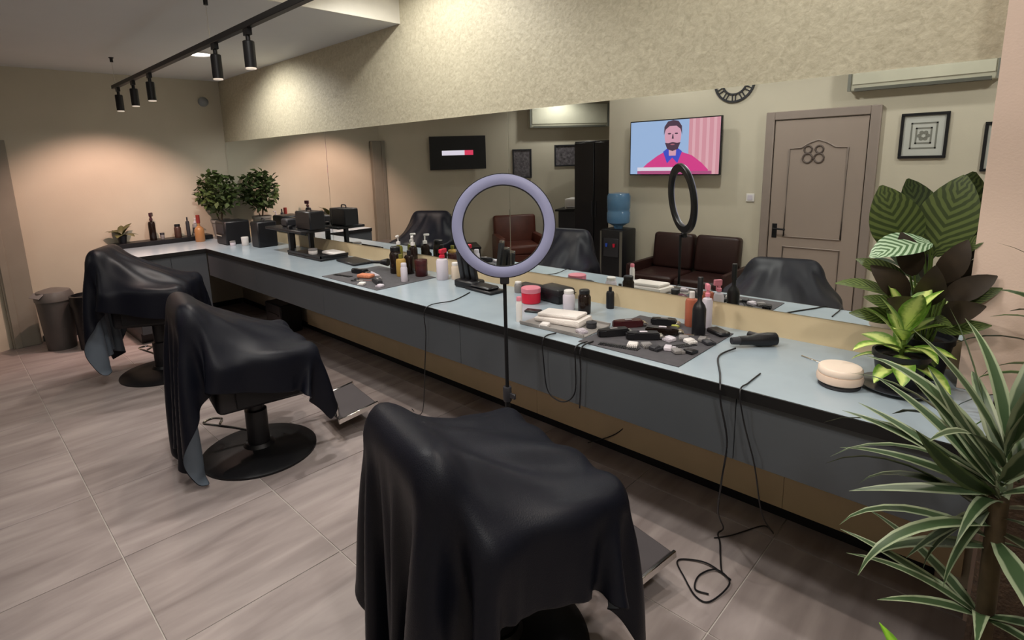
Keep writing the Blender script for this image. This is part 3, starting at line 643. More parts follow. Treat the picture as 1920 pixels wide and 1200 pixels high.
bm = BM(); box(bm, (-.11, -.06, 0), (.11, .06, .03), .01); tag(obj('folded_cloth', bm, M_WHITE), 'white folded cloth in the stand tray by the mirror', 'cloth', loc=(2.59, -.13, ZC + .025))
bm = BM(); box(bm, (-.17, -.09, 0), (.17, .09, .02), .006); tag(obj('flat_case', bm, M_BLACK), 'flat black case on the worktop right of the tool stand', 'box', loc=(2.98, -.16, ZC), rz=-6)

bm = BM(); box(bm, (-.36, -.25, 0), (.36, .25, .004), .001); tag(obj('tool_mat', bm, mat('tool_mat_far', '#4b4a4e', .8, var=.15, vscale=30)), 'dark grey tool mat at the middle chair station', 'mat', loc=(3.66, -.385, ZC))
bm = BM(); box(bm, (-.24, -.27, 0), (.24, .27, .004), .001); tag(obj('tool_mat', bm, mat('tool_mat_near', '#4a484c', .8, var=.15, vscale=30)), 'dark grey tool mat covered in clippers near the hairdryer', 'mat', loc=(5.86, -.36, ZC))
ZM = ZC + .004

bottle('shampoo_bottle', 'dark brown bottle at the left of the middle station', 3.66, -.22, .045, .2, M_DKGLASS, M_BLACK, 'can', z=ZM)
bottle('shampoo_bottle', 'second dark bottle beside the brown one, slightly shorter', 3.76, -.17, .036, .175, M_DKGLASS, M_BLACK, 'cap', z=ZM)
bottle('pump_bottle', 'left clear pump bottle with white top by the mirror', 3.5, -.075, .034, .26, M_OLIVE, M_WHITE, 'pump')
bottle('pump_bottle', 'right clear pump bottle with white top by the mirror', 3.68, -.07, .034, .27, M_DKGLASS, M_WHITE, 'pump')
bottle('lotion_bottle', 'tan bottle between the dark bottles and the white tube', 3.78, -.26, .036, .16, M_TANP, M_OLIVE, 'cap', z=ZM)
bottle('lotion_bottle', 'pearl white slim bottle at the front of the middle station', 3.95, -.36, .024, .13, M_PEARL, M_PEARL, 'can', z=ZM)
bottle('wax_jar', 'dark red jar behind the pearl white bottle', 3.9, -.17, .045, .12, M_DKRED, M_DKRED, 'jar', 'jars on the counter', z=ZM, cat='jar')
bottle('spray_bottle', 'white spray bottle with a red collar at the middle station', 4.1, -.14, .042, .215, M_PEARL, M_RED, 'spray')
bottle('powder_can', 'white powder can close to the red-collared spray bottle', 4.17, -.08, .03, .12, mat('cream_can', '#cfbfae', .4), M_WHITE, 'can')
bm = BM(); box(bm, (-.06, -.035, 0), (.06, .035, .028), .012, seg=2); tag(obj('sponge', bm, M_SKIN), 'salmon pink sponge on the mat of the middle station', 'sponge', loc=(3.62, -.46, ZM), rz=20)

def clipper(label, x, y, rz, m_=M_BLACK, z=ZM, L=.16, cat='clipper', band=None):
    t = thing('hair_clipper', label, cat, (x, y, z), rz, 'hair clippers')
    bm = BM(); prism(bm, [(-L / 2, -.016), (-L / 4, -.02), (L * .2, -.022), (L * .42, -.024), (L * .42, .024), (L * .2, .022), (-L / 4, .02), (-L / 2, .016)], 0, .034)
    bmesh.ops.bevel(bm, geom=bm.edges[:], offset=.006, segments=2, affect='EDGES'); obj('body', bm, m_, t)
    bm = BM(); box(bm, (L * .4, -.022, .008), (L * .52, .022, .022), .002); n = 7
    for k in range(n): box(bm, (L * .52, -.021 + .0065 * k, .01), (L * .56, -.0175 + .0065 * k, .016))
    obj('blade', bm, M_CHROME, t)
    bm = BM(); box(bm, (-.02, -.007, .0335), (.015, .007, .0375), .002); obj('switch', bm, band or M_GREYB, t)
    return t
def comb(label, x, y, rz, m_=M_BLACK, z=ZM, L=.18):
    bm = BM(); box(bm, (-L / 2, .008, 0), (L / 2, .018, .004), .001); n = 22
    for k in range(n): box(bm, (-L / 2 + L * k / n, -.018, 0), (-L / 2 + L * (k + .55) / n, .009, .003))
    tag(obj('comb', bm, m_, None, False), label, 'comb', 'combs', (x, y, z), rz)
def guard(label, x, y, rz, m_=M_GREYB, z=ZM):
    bm = BM(); box(bm, (-.022, -.02, 0), (.022, .012, .018), .004)
    for k in range(6): box(bm, (-.021 + .0075 * k, -.034, .002), (-.017 + .0075 * k, -.018, .012))
    tag(obj('clipper_guard', bm, m_), label, 'guard', 'clipper guards', (x, y, z), rz)
def scissors(label, x, y, rz, z=ZM):
    t = thing('scissors', label, 'scissors', (x, y, z), rz, 'scissors')
    for s in (-1, 1):
        bm = BM(); prism(bm, [(.0, -.004 * s), (.09, s * .006), (.1, s * .009), (.0, s * .006)], 0.001 + .002 * (s > 0), .003 + .002 * (s > 0)); tube(bm, [(0, 0, .003), (-.05, -s * .014, .004)], .003, 6); obj('blade', bm, M_CHROME, t)
        bm = BM(); tube(bm, [(-.068 + .02 * math.cos(q), -s * .02 + .014 * math.sin(q), .004) for q in np.linspace(0, 2 * PI, 14)[:-1]], .0035, 6, True); obj('finger_ring', bm, M_BLACK, t)
clipper('black clipper lying across the mat of the middle station', 3.45, -.4, 15)
clipper('dark clipper near the front edge of the middle station mat', 3.86, -.52, 160, M_DARK)
comb('black comb along the front of the middle station mat', 3.42, -.53, 10); comb('pale comb behind the sponge on the middle mat', 3.55, -.35, -15, M_PEARL)
guard('white clipper guard at the front of the middle mat', 3.8, -.6, 25, M_WHITE); guard('grey clipper guard right of the salmon sponge', 3.75, -.44, 60); guard('pale guard at the right end of the middle mat', 3.96, -.56, 10, M_PEARL)
scissors('scissors beside the salmon sponge on the middle mat', 3.7, -.53, 25)
bm = BM(); lathe(bm, [(.012, 0), (.012, .08), (.016, .085), (.03, .15), (.028, .155)], 16, rot('Y', 88) @ tr(-.03, 0, 0)); tag(obj('neck_brush', bm, M_BLACK), 'black neck brush lying behind the middle mat combs', 'brush', loc=(3.4, -.26, ZM + .031), rz=20)
# clipper stand and tray
cs = thing('charging_stand', 'black charging stand with upright clippers left of ring light', 'stand', (4.42, -.18, ZC))
bm = BM(); box(bm, (-.09, -.06, 0), (.09, .06, .05), .01); obj('dock', bm, M_BLACK, cs)
for k, (x, hh) in enumerate(((-.055, .19), (.0, .15), (.055, .13))):
    M = tr(x, 0, .05) @ rot('X', 10); bm = BM(); box(bm, (-.02, -.017, 0), (.02, .017, hh), .008, M, 2); o = obj('docked_clipper', bm, (M_DARK, M_BLACK, M_BLACK)[k], cs)
    bm = BM(); box(bm, (-.019, -.012, hh), (.019, .008, hh + .018), .002, M); obj('blade', bm, M_CHROME, o)
bm = BM(); box(bm, (-.13, -.06, 0), (.13, .06, .02), .006); box(bm, (-.12, -.05, .02), (.1, .045, .04), .01); tag(obj('accessory_tray', bm, M_BLACK), 'low black accessory tray before the charging stand', 'tray', loc=(4.58, -.2, ZC), rz=-5)
bottle('small_can', 'small grey can at the right end of the accessory tray', 4.78, -.1, .025, .07, M_GREYB, M_WHITE, 'can', 'cans on the counter', cat='can')
# around the ring light
bottle('pomade_jar', 'red round jar with pink lid right of the ring light pole', 5.0, -.235, .055, .09, M_RED, mat('pink_lid', '#d77f90', .4), 'jar', 'jars on the counter', cat='jar')
bm = BM(); box(bm, (-.1, -.07, 0), (.1, .07, .085), .02, seg=2); box(bm, (-.1005, -.0705, .05), (.1005, .0705, .054)); tag(obj('clipper_case', bm, M_BLACK), 'black rounded case right of the red jar', 'box', loc=(5.08, -.11, ZC), rz=-8)
bm = BM(); box(bm, (-.18, -.05, 0), (.18, .05, .05), .01); tag(obj('long_case', bm, M_DARK), 'long dark case by the mirror behind the ring light pole', 'box', loc=(4.93, -.05, ZC + .0), rz=0)
bottle('powder_can', 'white can standing right of the black rounded case', 5.26, -.22, .033, .11, M_PEARL, M_WHITE, 'can', 'cans on the counter', cat='can')
bottle('oil_bottle', 'short dark bottle right of the white can', 5.37, -.23, .034, .13, M_DKGLASS, M_BLACK, 'can')
bottle('oil_bottle', 'small black bottle by the mirror behind the short dark one', 5.42, -.06, .022, .12, M_BLACK, M_BLACK, 'cap')
bottle('white_tube', 'slim white tube standing near the counter edge by the pole', 5.2, -.56, .016, .13, M_WHITE, mat('pink_lid', '#d77f90', .4), 'can')
bm = BM(); box(bm, (-.045, -.025, 0), (.045, .025, .012), .005); tag(obj('trimmer', bm, M_BLACK), 'small black trimmer lying right of the red jar front', 'trimmer', loc=(5.14, -.38, ZC), rz=20)
bm = BM(); box(bm, (-.19, -.12, 0), (.19, .12, .008), .003); box(bm, (-.19, -.12, .008), (.19, -.112, .018)); box(bm, (-.19, .112, .008), (.19, .12, .018)); tag(obj('towel_tray', bm, mat('grey_tray', '#8b8784', .5)), 'grey tray under the white towel at the counter front', 'tray', loc=(5.42, -.47, ZC), rz=2)
bm = BM(); box(bm, (-.13, -.075, 0), (.13, .07, .03), .012, seg=2); box(bm, (-.12, -.06, .03), (.11, .055, .05), .01, seg=2)
for v in bm.verts: v.co.z += .006 * math.sin(40 * v.co.x + 3) * (v.co.z > .02)
tag(obj('folded_towel', bm, mat('towel', '#e2dbd6', .95, bump=.5, bscale=200)), 'white folded towel on the grey tray', 'towel', loc=(5.39, -.44, ZC + .008), rz=8)
guard('silver clipper guard on the tray front, before the towel', 5.37, -.555, 15, M_WHITE, ZC + .008); guard('pale guard at the right end of the towel tray', 5.56, -.53, 70, M_PEARL, ZC + .008)
bottle('small_tub', 'low dark tub on the tray right of the towel', 5.56, -.44, .025, .03, M_DARK, M_DARK, 'jar', 'jars on the counter', z=ZC + .008, cat='jar')
# near tool mat
clipper('black clipper at the left edge of the near mat', 5.70, -.46, 55); clipper('dark red clipper behind the left black one, near mat', 5.68, -.3, 50, M_DKRED)
clipper('black clipper with chrome blade in the middle of the near mat', 5.83, -.42, 40, band=M_PEARL); clipper('dark brown clipper across the centre of the near mat', 5.86, -.3, 30, M_DKGLASS, band=M_PEARL)
clipper('black trimmer at the back of the near mat', 5.80, -.17, 20, M_BLACK, L=.13)
comb('black comb at the front of the near mat', 5.8, -.58, 12); comb('dark comb right of the black clippers on the near mat', 5.99, -.42, 60)
gl = ['left', 'second', 'third', 'fourth', 'fifth', 'last']
gm = [M_WHITE, M_GREYB, M_DARK, M_PEARL, M_GREYB, M_BLACK]
gn = ['white', 'mid-grey', 'charcoal', 'pearl', 'grey', 'black']
for k in range(6): guard('%s guard, %s of the front row on the near mat' % (gn[k], gl[k]), 5.84 + .045 * k, -.53 + .022 * (k % 2) + .008 * k, 20 + 30 * k, gm[k])
for k in range(5): guard('%s guard, %s of the back row on the near mat' % (gn[k], gl[k]), 5.93 + .035 * k, -.36 + .04 * (k % 2) + .012 * k, -15 + 40 * k, gm[(k + 3) % 5])
scissors('scissors open on the near mat by the tall black bottle', 5.95, -.25, 30)
bm = BM(); lathe(bm, [(.02, 0), (.022, .004), (.022, .012), (.018, .014)], 18); tag(obj('wax_tin', bm, mat('yellow_tin', '#c9cc6a', .4)), 'small yellow tin behind the clippers on the near mat', 'tin', loc=(5.85, -.16, ZM))
bottle('tall_bottle', 'tall black bottle standing on the near tool mat', 5.985, -.205, .03, .27, M_BLACK, M_BLACK, 'spirit', z=ZM)
bottle('amber_bottle', 'amber bottle by the mirror left of the tall black one', 5.9, -.1, .03, .17, mat('rose_amber', '#a9604a', .25), M_WHITE, 'cap', z=ZM)
bottle('clear_bottle', 'pale bottle with pink cap by the mirror above the near mat', 5.965, -.075, .024, .21, M_PEARL, mat('pink_lid', '#d77f90', .4), 'spray', z=ZM)
bm = BM(); box(bm, (-.05, -.03, 0), (.05, .03, .02), .006); tag(obj('razor_case', bm, M_BLACK), 'small black case at the right end of the near mat', 'box', loc=(6.05, -.14, ZM), rz=-30)
# hairdryer and its cable
hd = thing('hairdryer', 'black hairdryer lying on the counter right of the near mat', 'hairdryer', (6.255, -.175, ZC), 48); hd.scale = (.8, .8, .8)
bm = BM(); lathe(bm, [(.018, -.13), (.024, -.128), (.026, -.06), (.034, -.03), (.037, .03), (.034, .07), (.02, .078)], 24, tr(0, 0, .038) @ rot('Y', 90)); bo = obj('barrel', bm, M_BLACK, hd)
bm = BM(); lathe(bm, [(.019, -.172), (.022, -.128)], 18, tr(0, 0, .038) @ rot('Y', 90)); obj('nozzle', bm, M_DARK, hd)
bm = BM(); tube(bm, smoothpts([(.02, .02, .035), (.02, .08, .026), (.0, .14, .022)]), [.019] * 13, 12); obj('handle', bm, M_BLACK, hd)
def cable(label, pts, r=.0035, k=7, m_=M_BLACK, grp=None):
    bm = BM(); tube(bm, smoothpts(pts, k), r, 6); tag(obj('power_cable', bm, m_), label, 'cable', 'power cables')
YA = WF - .018
cable('black hairdryer cable hanging over the counter edge to a tangle on the floor', [(6.19, -.3, ZC + .01), (6.17, -.42, ZC + .004), (6.25, -.6, ZC + .004), (6.29, YA, ZC - .002), (6.297, YA - .004, .8), (6.325, YA, .66), (6.31, YA + .01, .5), (6.27, -.6, .3), (6.2, -.35, .06), (6.17, -.33, .006),
       (6.2, -.38, .006), (6.24, -.47, .006), (6.28, -.55, .006), (6.32, -.57, .008), (6.22, -.55, .012), (6.14, -.58, .006), (6.12, -.62, .006), (6.18, -.68, .006), (6.26, -.745, .006), (6.31, -.73, .006), (6.33, -.6, .015), (6.26, -.56, .012), (6.22, -.63, .006), (6.24, -.71, .006), (6.29, -.7, .006)])
cable('thin cable dropping beside the hairdryer cable to the floor', [(6.36, -.5, ZC + .004), (6.36, -.62, ZC + .004), (6.36, YA, ZC - .003), (6.38, YA, .75), (6.42, YA + .01, .6), (6.40, -.5, .3), (6.36, -.2, .03), (6.3, -.14, .006), (6.22, -.3, .006), (6.17, -.37, .006)], .0028)
cable('thin cable hanging from the middle station to the floor', [(4.55, -.3, ZC + .004), (4.62, -.5, ZC + .004), (4.606, YA, ZC - .002), (4.59, YA, .7), (4.56, YA + .004, .5), (4.4, -.6, .15), (4.2, -.5, .006), (4.1, -.47, .006)], .003)
cable('thin looped cable hanging below the towel tray', [(5.47, -.60, ZC + .004), (5.469, YA, ZC - .002), (5.47, YA, .75), (5.49, YA, .62), (5.55, YA, .585), (5.61, YA, .6), (5.65, YA, .66), (5.652, YA, .78), (5.652, YA, ZC - .002), (5.655, -.61, ZC + .004)], .003)
cable('short cable with a plug end beside the looped cable', [(5.68, -.6, ZC + .008), (5.68, YA, ZC - .002), (5.68, YA, .75), (5.675, YA, .585)], .0035)
cable('thin cable from the counter edge down the back panel right of the loop', [(5.72, YA + .03, .59), (5.743, -.35, .45), (5.6, -.045, .3), (5.45, -.035, .12), (5.27, -.05, .006)], .003)
# cream jar
cj = thing('cream_jar', 'cream round jar with lid on a dark base before the plant', 'jar', (6.6, -.425, ZC))
bm = BM(); lathe(bm, [(.062, 0), (.066, .004), (.064, .012), (.06, .013)], 32); obj('base', bm, M_DARK, cj)
bm = BM(); lathe(bm, [(.06, .0131), (.071, .02), (.073, .035), (.07, .046)], 36); obj('body', bm, mat('cream_ceramic', '#d9c3b2', .45), cj)
bm = BM(); lathe(bm, [(.066, .0462), (.069, .05), (.069, .066), (.064, .072), (.02, .073)], 36); obj('lid', bm, mat('cream_lid', '#e6d4c4', .4), cj)
bm = BM(); box(bm, (-.05, -.004, 0), (.05, .004, .004), .001); tag(obj('tweezers', bm, M_CHROME), 'thin silver tweezers on the worktop left of the cream jar', 'tweezers', loc=(6.46, -.22, ZC), rz=-25)

# end counter: raised black tray with small things
bm = BM(); box(bm, (0, 0, 0), (.2, .98, .05), .004); box(bm, (.2005, .02, .012), (.203, .96, .038)); tag(obj('shelf_riser', bm, M_BLACK, None, False), 'long low black shelf along the end wall on the short counter', 'shelf', loc=(.012, YE + .02, ZC))
ZR = ZC + .05
tp = thing('small_potted_plant', 'small broad-leaved plant in a dark pot on the short counter', 'plant', (.13, -1.22, ZR))
pot(tp, .035, .045, .085)
pt = leaf_protos([dict(L=.2, Wd=.09, pitch=p, droop=50, prof='oval') for p in (60, 35, 15)], leaf_material('olive_leaf', '#5a5a34', '#5c5c38', '#4a4a28', 'centre'))
for i in range(9): put_leaf(pt[i % 3], tp, (0, 0, .08), i * 137.5 + 60, 0, random.uniform(.75, 1.05))
bottle('spray_bottle', 'tall dark spray bottle right of the small potted plant', .13, -.93, .035, .3, M_DKGLASS, mat('plum_cap', '#3c2028', .4), 'spray', 'bottles on the short counter', ZR)
bottle('glass_jar', 'tiny grey jar right of the tall dark spray bottle', .13, -.84, .022, .07, M_GREYB, M_DARK, 'jar', 'bottles on the short counter', ZR, cat='jar')
bottle('brown_bottle', 'brown bottle at the middle of the short counter shelf', .13, -.68, .036, .15, mat('brown_bottle', '#45302a', .3), M_BLACK, 'can', 'bottles on the short counter', ZR)
bottle('slim_bottle', 'slim tall grey-black bottle on the short counter shelf', .13, -.57, .02, .22, M_DARK, M_DARK, 'cap', 'bottles on the short counter', ZR)
bottle('pale_bottle', 'pale bottle with dark label right of the slim bottle', .13, -.49, .032, .2, M_GREYB, M_PEARL, 'pump', 'bottles on the short counter', ZR, label_mat=M_DARK)

# bins
def bin_(name, label, x, y, h, r0, r1, m_, lidm, bag=None):
    t = thing(name, label, 'bin', (x, y, 0), -70, 'waste bins')
    bm = BM(); lathe(bm, [(r0, 0), (r0 * 1.02, .01), (r1, h), (r1 * .96, h), (r1 * .9, h * .96)], 32); obj('body', bm, m_, t)
    bm = BM()
    if bag: lathe(bm, [(r1 * 1.02, h * .82), (r1 * 1.05, h * .9), (r1 * 1.04, h + .006), (r1 * .92, h + .008), (r1 * .85, h * .9)], 26, cap0=False, cap1=False); obj('bin_bag', bm, bag, t)
    else:
        lathe(bm, [(r1 * 1.04, h * .96), (r1 * 1.05, h + .02), (r1 * .9, h + .07), (r1 * .3, h + .095)], 32); obj('lid', bm, lidm, t)
        bm = BM(); box(bm, (-.08, -.004, -.03), (.08, .004, .03), .002, tr(r1 * .97, 0, h + .045) @ rot('Z', 90) @ rot('X', -50)); obj('flap', bm, M_GREYB, t)
    return t
bin_('waste_bin', 'grey swing-lid waste bin against the end wall', .40, -1.9, .5, .115, .148, mat('bin_grey', '#4c4846', .45), mat('bin_lid', '#5f5b58', .4))
bin_('waste_bin', 'black waste bin with a bag liner beside the grey bin', .63, -1.67, .52, .12, .142, M_BLACK, M_BLACK, bag=mat('bin_bag', '#131316', .35))

# ------------------------------------------------------------------ opposite side of the room, seen in the mirror (built where it stands)
YO = -3.3
# brown interior door in the opposite wall
dx0, dx1 = 5.13, 5.895
bm = BM(); box(bm, (dx0, YO + .004, .008), (dx1, YO + .03, 1.965), .002); d = struct('door_1', bm, M_DOOR)
for a, b in (((dx0 - .085, 0), (dx0 - .008, 2.05)), ((dx1 + .008, 0), (dx1 + .085, 2.05)), ((dx0 - .0075, 1.973), (dx1 + .0075, 2.05))):
    bm = BM(); box(bm, (a[0], YO, a[1]), (b[0], YO + .045, b[1]), .006); obj('door_casing', bm, M_CASING, d)
# raised panel with an arched head
px0, px1 = dx0 + .14, dx1 - .14
arch = [(px0, 1.7), (px0 + .1, 1.705), (px0 + .17, 1.75), ((px0 + px1) / 2, 1.775), (px1 - .17, 1.75), (px1 - .1, 1.705), (px1, 1.7)]
up = [(x, YO + .033, z) for x, z in arch] + [(px1, YO + .033, .86), (px0, YO + .033, .86)]
bm = BM(); tube(bm, up, .008, 6, True); obj('panel_moulding', bm, M_CASING, d)
bm = BM(); tube(bm, [(px0, YO + .033, .2), (px1, YO + .033, .2), (px1, YO + .033, .76), (px0, YO + .033, .76)], .008, 6, True); obj('panel_moulding', bm, M_CASING, d)
bm = BM(); box(bm, (dx0 + .03, YO + .03, .84), (dx0 + .075, YO + .036, .98), .002); tube(bm, [(dx0 + .052, YO + .036, .935), (dx0 + .052, YO + .075, .935), (dx0 + .16, YO + .075, .93)], .009, 8); obj('door_handle', bm, M_BLACKM, d)
bm = BM()
for cx in (5.43, 5.525):
    for cz, rr in ((1.69, .032), (1.61, .04)): tube(bm, [(cx + rr * math.cos(q), YO + .033, cz + rr * 1.05 * math.sin(q)) for q in np.linspace(0, 2 * PI, 17)[:-1]], .009, 6, True)
obj('door_emblem', bm, mat('emblem', '#5e524c', .6), d)
bm = BM(); box(bm, (4.885, YO, 1.185), (4.965, YO + .012, 1.265), .003); sw = struct('light_switch', bm, M_WHITE)
sw['label'] = 'white wall switch left of the brown door, seen in the mirror'; sw['category'] = 'switch'; del sw['kind']
bm = BM(); box(bm, (4.9, YO + .012, 1.2), (4.95, YO + .016, 1.25), .002); obj('rocker', bm, M_PEARL, sw)

def frame_pic(label, M, w, h, kind):
    t = thing('framed_picture', label, 'picture', group='framed pictures'); t.matrix_world = M; f = .022
    bm = BM()
    for a, b in (((-w / 2, -h / 2), (w / 2, -h / 2 + f)), ((-w / 2, h / 2 - f), (w / 2, h / 2)), ((-w / 2, -h / 2 + f), (-w / 2 + f, h / 2 - f)), ((w / 2 - f, -h / 2 + f), (w / 2, h / 2 - f))): box(bm, (a[0], 0, a[1]), (b[0], .022, b[1]), .002)
    obj('frame', bm, M_BLACK if kind else M_DARK, t, False)
    bm = BM(); box(bm, (-w / 2 + f, .002, -h / 2 + f), (w / 2 - f, .008, h / 2 - f)); obj('mount', bm, mat('mount_board', '#b9bab4', .7) if kind else mat('dark_print', '#625d62', .5, var=.6, vscale=25), t, False)
    if kind:
        iw, ih = w * .56, h * .58; bm = BM()
        for s in (1.0, .62):
            a, b = iw * s / 2, ih * s / 2; g = .012
            for p, q in (((-a, -b), (a, -b + g)), ((-a, b - g), (a, b)), ((-a, -b), (-a + g, b)), ((a - g, -b), (a, b))): box(bm, (p[0], .008, p[1]), (q[0], .0095, q[1]))
        obj('inner_border', bm, mat('print_grey', '#77776f', .7), t, False)
        bm = BM()
        for k in range(6): 
            q = k * PI / 3; prism(bm, ell(.028 * math.cos(q), .028 * math.sin(q), .016, .016, 10), .008, .0098, rot('X', 90) @ rot('Z', 0) @ Matrix.Scale(-1, 4, (0, 0, 1)))
        obj('rosette', bm, _m['print_grey'], t, False)
    return t
frame_pic('square black frame with nested squares right of the brown door', tr(6.28, YO, 1.775), .32, .37, 1)
frame_pic('black frame cut off by the mirror edge, far right', tr(6.82, YO, 1.67), .32, .38, 1)
frame_pic('small dark upright picture behind the ring light', AM @ tr(2.15, 0, 1.6), .3, .44, 0)
frame_pic('wide dark patterned picture left of the tall black cabinet', AM @ tr(2.9, 0, 1.705), .46, .33, 0)

def television(label, M, w, h):
    t = thing('television', label, 'television', group='wall televisions'); t.matrix_world = M
    bm = BM(); box(bm, (-w / 2, .03, -h / 2), (w / 2, .065, h / 2), .004); obj('housing', bm, M_BLACK, t, False)
    bm = BM(); box(bm, (-.12, 0, -.1), (.12, .03, .1)); obj('wall_bracket', bm, M_BLACKM, t, False)
    return t
# portrait: newsreader on a blue studio set (flat picture on the screen)
def flat(bm, poly, y, th=.0006): prism(bm, poly, y, y + th, Matrix(((1, 0, 0, 0), (0, 0, 1, 0), (0, 1, 0, 0), (0, 0, 0, 1))))
def sm(n, c, e=1.0):
    m_ = mat(n, c, .4, emit=e); b = m_.node_tree.nodes['Principled BSDF']; b.inputs['Base Color'].default_value = (.01, .01, .01, 1)
    for q in list(m_.node_tree.links):
        if q.to_socket == b.inputs['Base Color']: m_.node_tree.links.remove(q)
    return m_
w, h = 1.05, .60
tv = television('large wall television showing a man in pink, left of the door', tr(4.125, YO + .06, 1.755), w, h)
sw_, sh_ = w / 2 - .012, h / 2 - .012
bm = BM(); flat(bm, [(-sw_, -sh_), (sw_, -sh_), (sw_, sh_), (-sw_, sh_)], .0655); scr = obj('screen', bm, sm('screen_blue', '#9db6de', .95), tv, False)
bm = BM(); flat(bm, [(.18, -sh_), (sw_, -sh_), (sw_, sh_), (.18, sh_)], .0662); obj('screen_curtain', bm, sm('screen_pinkbeige', '#cf8f9c'), scr, False)
bm = BM()
for k in range(4): flat(bm, [(.22 + k * .075, -sh_), (.25 + k * .075, -sh_), (.25 + k * .075, sh_), (.22 + k * .075, sh_)], .0669)
obj('screen_folds', bm, sm('screen_fold', '#dba6b0'), scr, False)
bm = BM(); flat(bm, [(-.38, -.24), (-.30, -.17), (-.18, -.09), (-.1, -.05), (.1, -.05), (.22, -.09), (.33, -.17), (.40, -.24), (.40, -sh_), (-.38, -sh_)], .0676); obj('screen_shirt', bm, sm('screen_pink', '#d23d86'), scr, False)
bm = BM(); flat(bm, [(-.11, -.045), (-.06, -.01), (.06, -.01), (.11, -.045), (.06, -.17), (0, -.11), (-.06, -.17)], .0683); obj('screen_collar', bm, sm('screen_bluecollar', '#3f4cc0'), scr, False)
bm = BM(); flat(bm, ell(0, .125, .095, .15, 24), .0690); flat(bm, [(-.04, -.09), (.04, -.09), (.045, .02), (-.045, .02)], .0690); obj('screen_face', bm, sm('screen_skin', '#d39aae'), scr, False)
bm = BM(); flat(bm, [(-.105, .13), (-.1, .22), (-.06, .275), (.0, .287), (.06, .275), (.1, .22), (.105, .13), (.085, .19), (.04, .225), (-.04, .225), (-.085, .19)], .0697); flat(bm, [(-.09, .05), (-.05, .045), (0, .055), (.05, .045), (.09, .05), (.06, -.02), (0, -.04), (-.06, -.02)], .0697)
flat(bm, ell(-.04, .145, .02, .008, 10), .0697); flat(bm, ell(.04, .145, .02, .008, 10), .0697); flat(bm, [(-.012, .09), (.012, .09), (.004, .14), (-.004, .14)], .0697); obj('screen_hair', bm, sm('screen_dark', '#4b3446'), scr, False)
bm = BM(); flat(bm, ell(0, .03, .026, .007, 10), .0703); obj('screen_mouth', bm, sm('screen_lip', '#a8616f'), scr, False)
bm = BM(); flat(bm, [(-.42, -.252), (.08, -.252), (.08, -.213), (-.42, -.213)], .0703); obj('screen_banner', bm, sm('screen_white', '#dcd3e2'), scr, False)
bm = BM(); flat(bm, [(-.42, -.286), (.44, -.286), (.44, -.254), (-.42, -.254)], .0703); obj('screen_banner', bm, sm('screen_rose', '#a8507c'), scr, False)
w, h = .845, .49
tv2 = television('smaller wall television, black screen with a white and red bar', AM @ tr(1.15, .03, 1.79), w, h)
bm = BM(); flat(bm, [(-w / 2 + .012, -h / 2 + .012), (w / 2 - .012, -h / 2 + .012), (w / 2 - .012, h / 2 - .012), (-w / 2 + .012, h / 2 - .012)], .0655); s2 = obj('screen', bm, mat('dark_screen', '#07070d', .5), tv2, False)
bm = BM(); flat(bm, [(-.24, -.035), (.1, -.035), (.1, .035), (-.24, .035)], .0662); obj('screen_bar', bm, sm('screen_white', '#dcd3e2'), s2, False)
bm = BM(); flat(bm, [(.1, -.035), (.23, -.035), (.23, .035), (.1, .035)], .0662); obj('screen_bar', bm, sm('screen_red', '#d83a5c'), s2, False)

def air_conditioner(label, M, w, h, d_):
    t = thing('air_conditioner', label, 'air conditioner', group='air conditioners'); t.matrix_world = M
    bm = BM(); box(bm, (-w / 2, 0, 0), (w / 2, d_, h), .012, seg=2); obj('body', bm, mat('ac_white', '#b9b6a4', .5), t)
    bm = BM(); box(bm, (-w / 2 + .03, d_ - .004, .05), (w / 2 - .03, d_ + .008, h - .012), .004); obj('front_panel', bm, _m['ac_white'], t)
    bm = BM(); box(bm, (-w / 2 + .05, d_ - .05, -.004), (w / 2 - .05, d_ + .004, .022)); lv = obj('louvre', bm, mat('ac_slot', '#54544c', .5), t)
    for s in (-1, 1):
        bm = BM(); box(bm, (s * (w / 2 - .01) - .012, d_ - .02, .0), (s * (w / 2 - .01) + .012, d_ + .01, h)); obj('side_trim', bm, mat('ac_trim', '#6e6e66', .5), t)
air_conditioner('wall air conditioner above the framed pictures, seen in the mirror', tr(6.22, YO, 2.175), .99, .29, .1)
air_conditioner('wall air conditioner in the waiting corner, above the dark pictures', AM @ tr(2.88, 0, 2.13), 1.25, .35, .14)
# round openwork clock
ck = thing('wall_clock', 'round black openwork wall clock above the large television', 'clock', (4.71, YO, 2.38))
MC = rot('X', -90)
bm = BM(); ringlathe(bm, [(.185, .004), (.205, .004), (.205, .02), (.185, .02)], 40, MC); obj('outer_ring', bm, M_DARK, ck)
bm = BM(); ringlathe(bm, [(.115, .004), (.13, .004), (.13, .018), (.115, .018)], 32, MC); obj('inner_ring', bm, M_DARK, ck)
for k in range(12):
    bm = BM(); q = rot('Y', 30 * k)
    for s in (-.02, .012): box(bm, (s, .005, .125), (s + .009, .016, .19), 0, q)
    obj('numeral', bm, M_DARK, ck, False)
bm = BM(); box(bm, (-.006, .012, -.01), (.006, .018, .1)); box(bm, (-.004, .018, -.02), (.004, .022, .15), 0, rot('Y', 70)); obj('hands', bm, M_BLACK, ck, False)

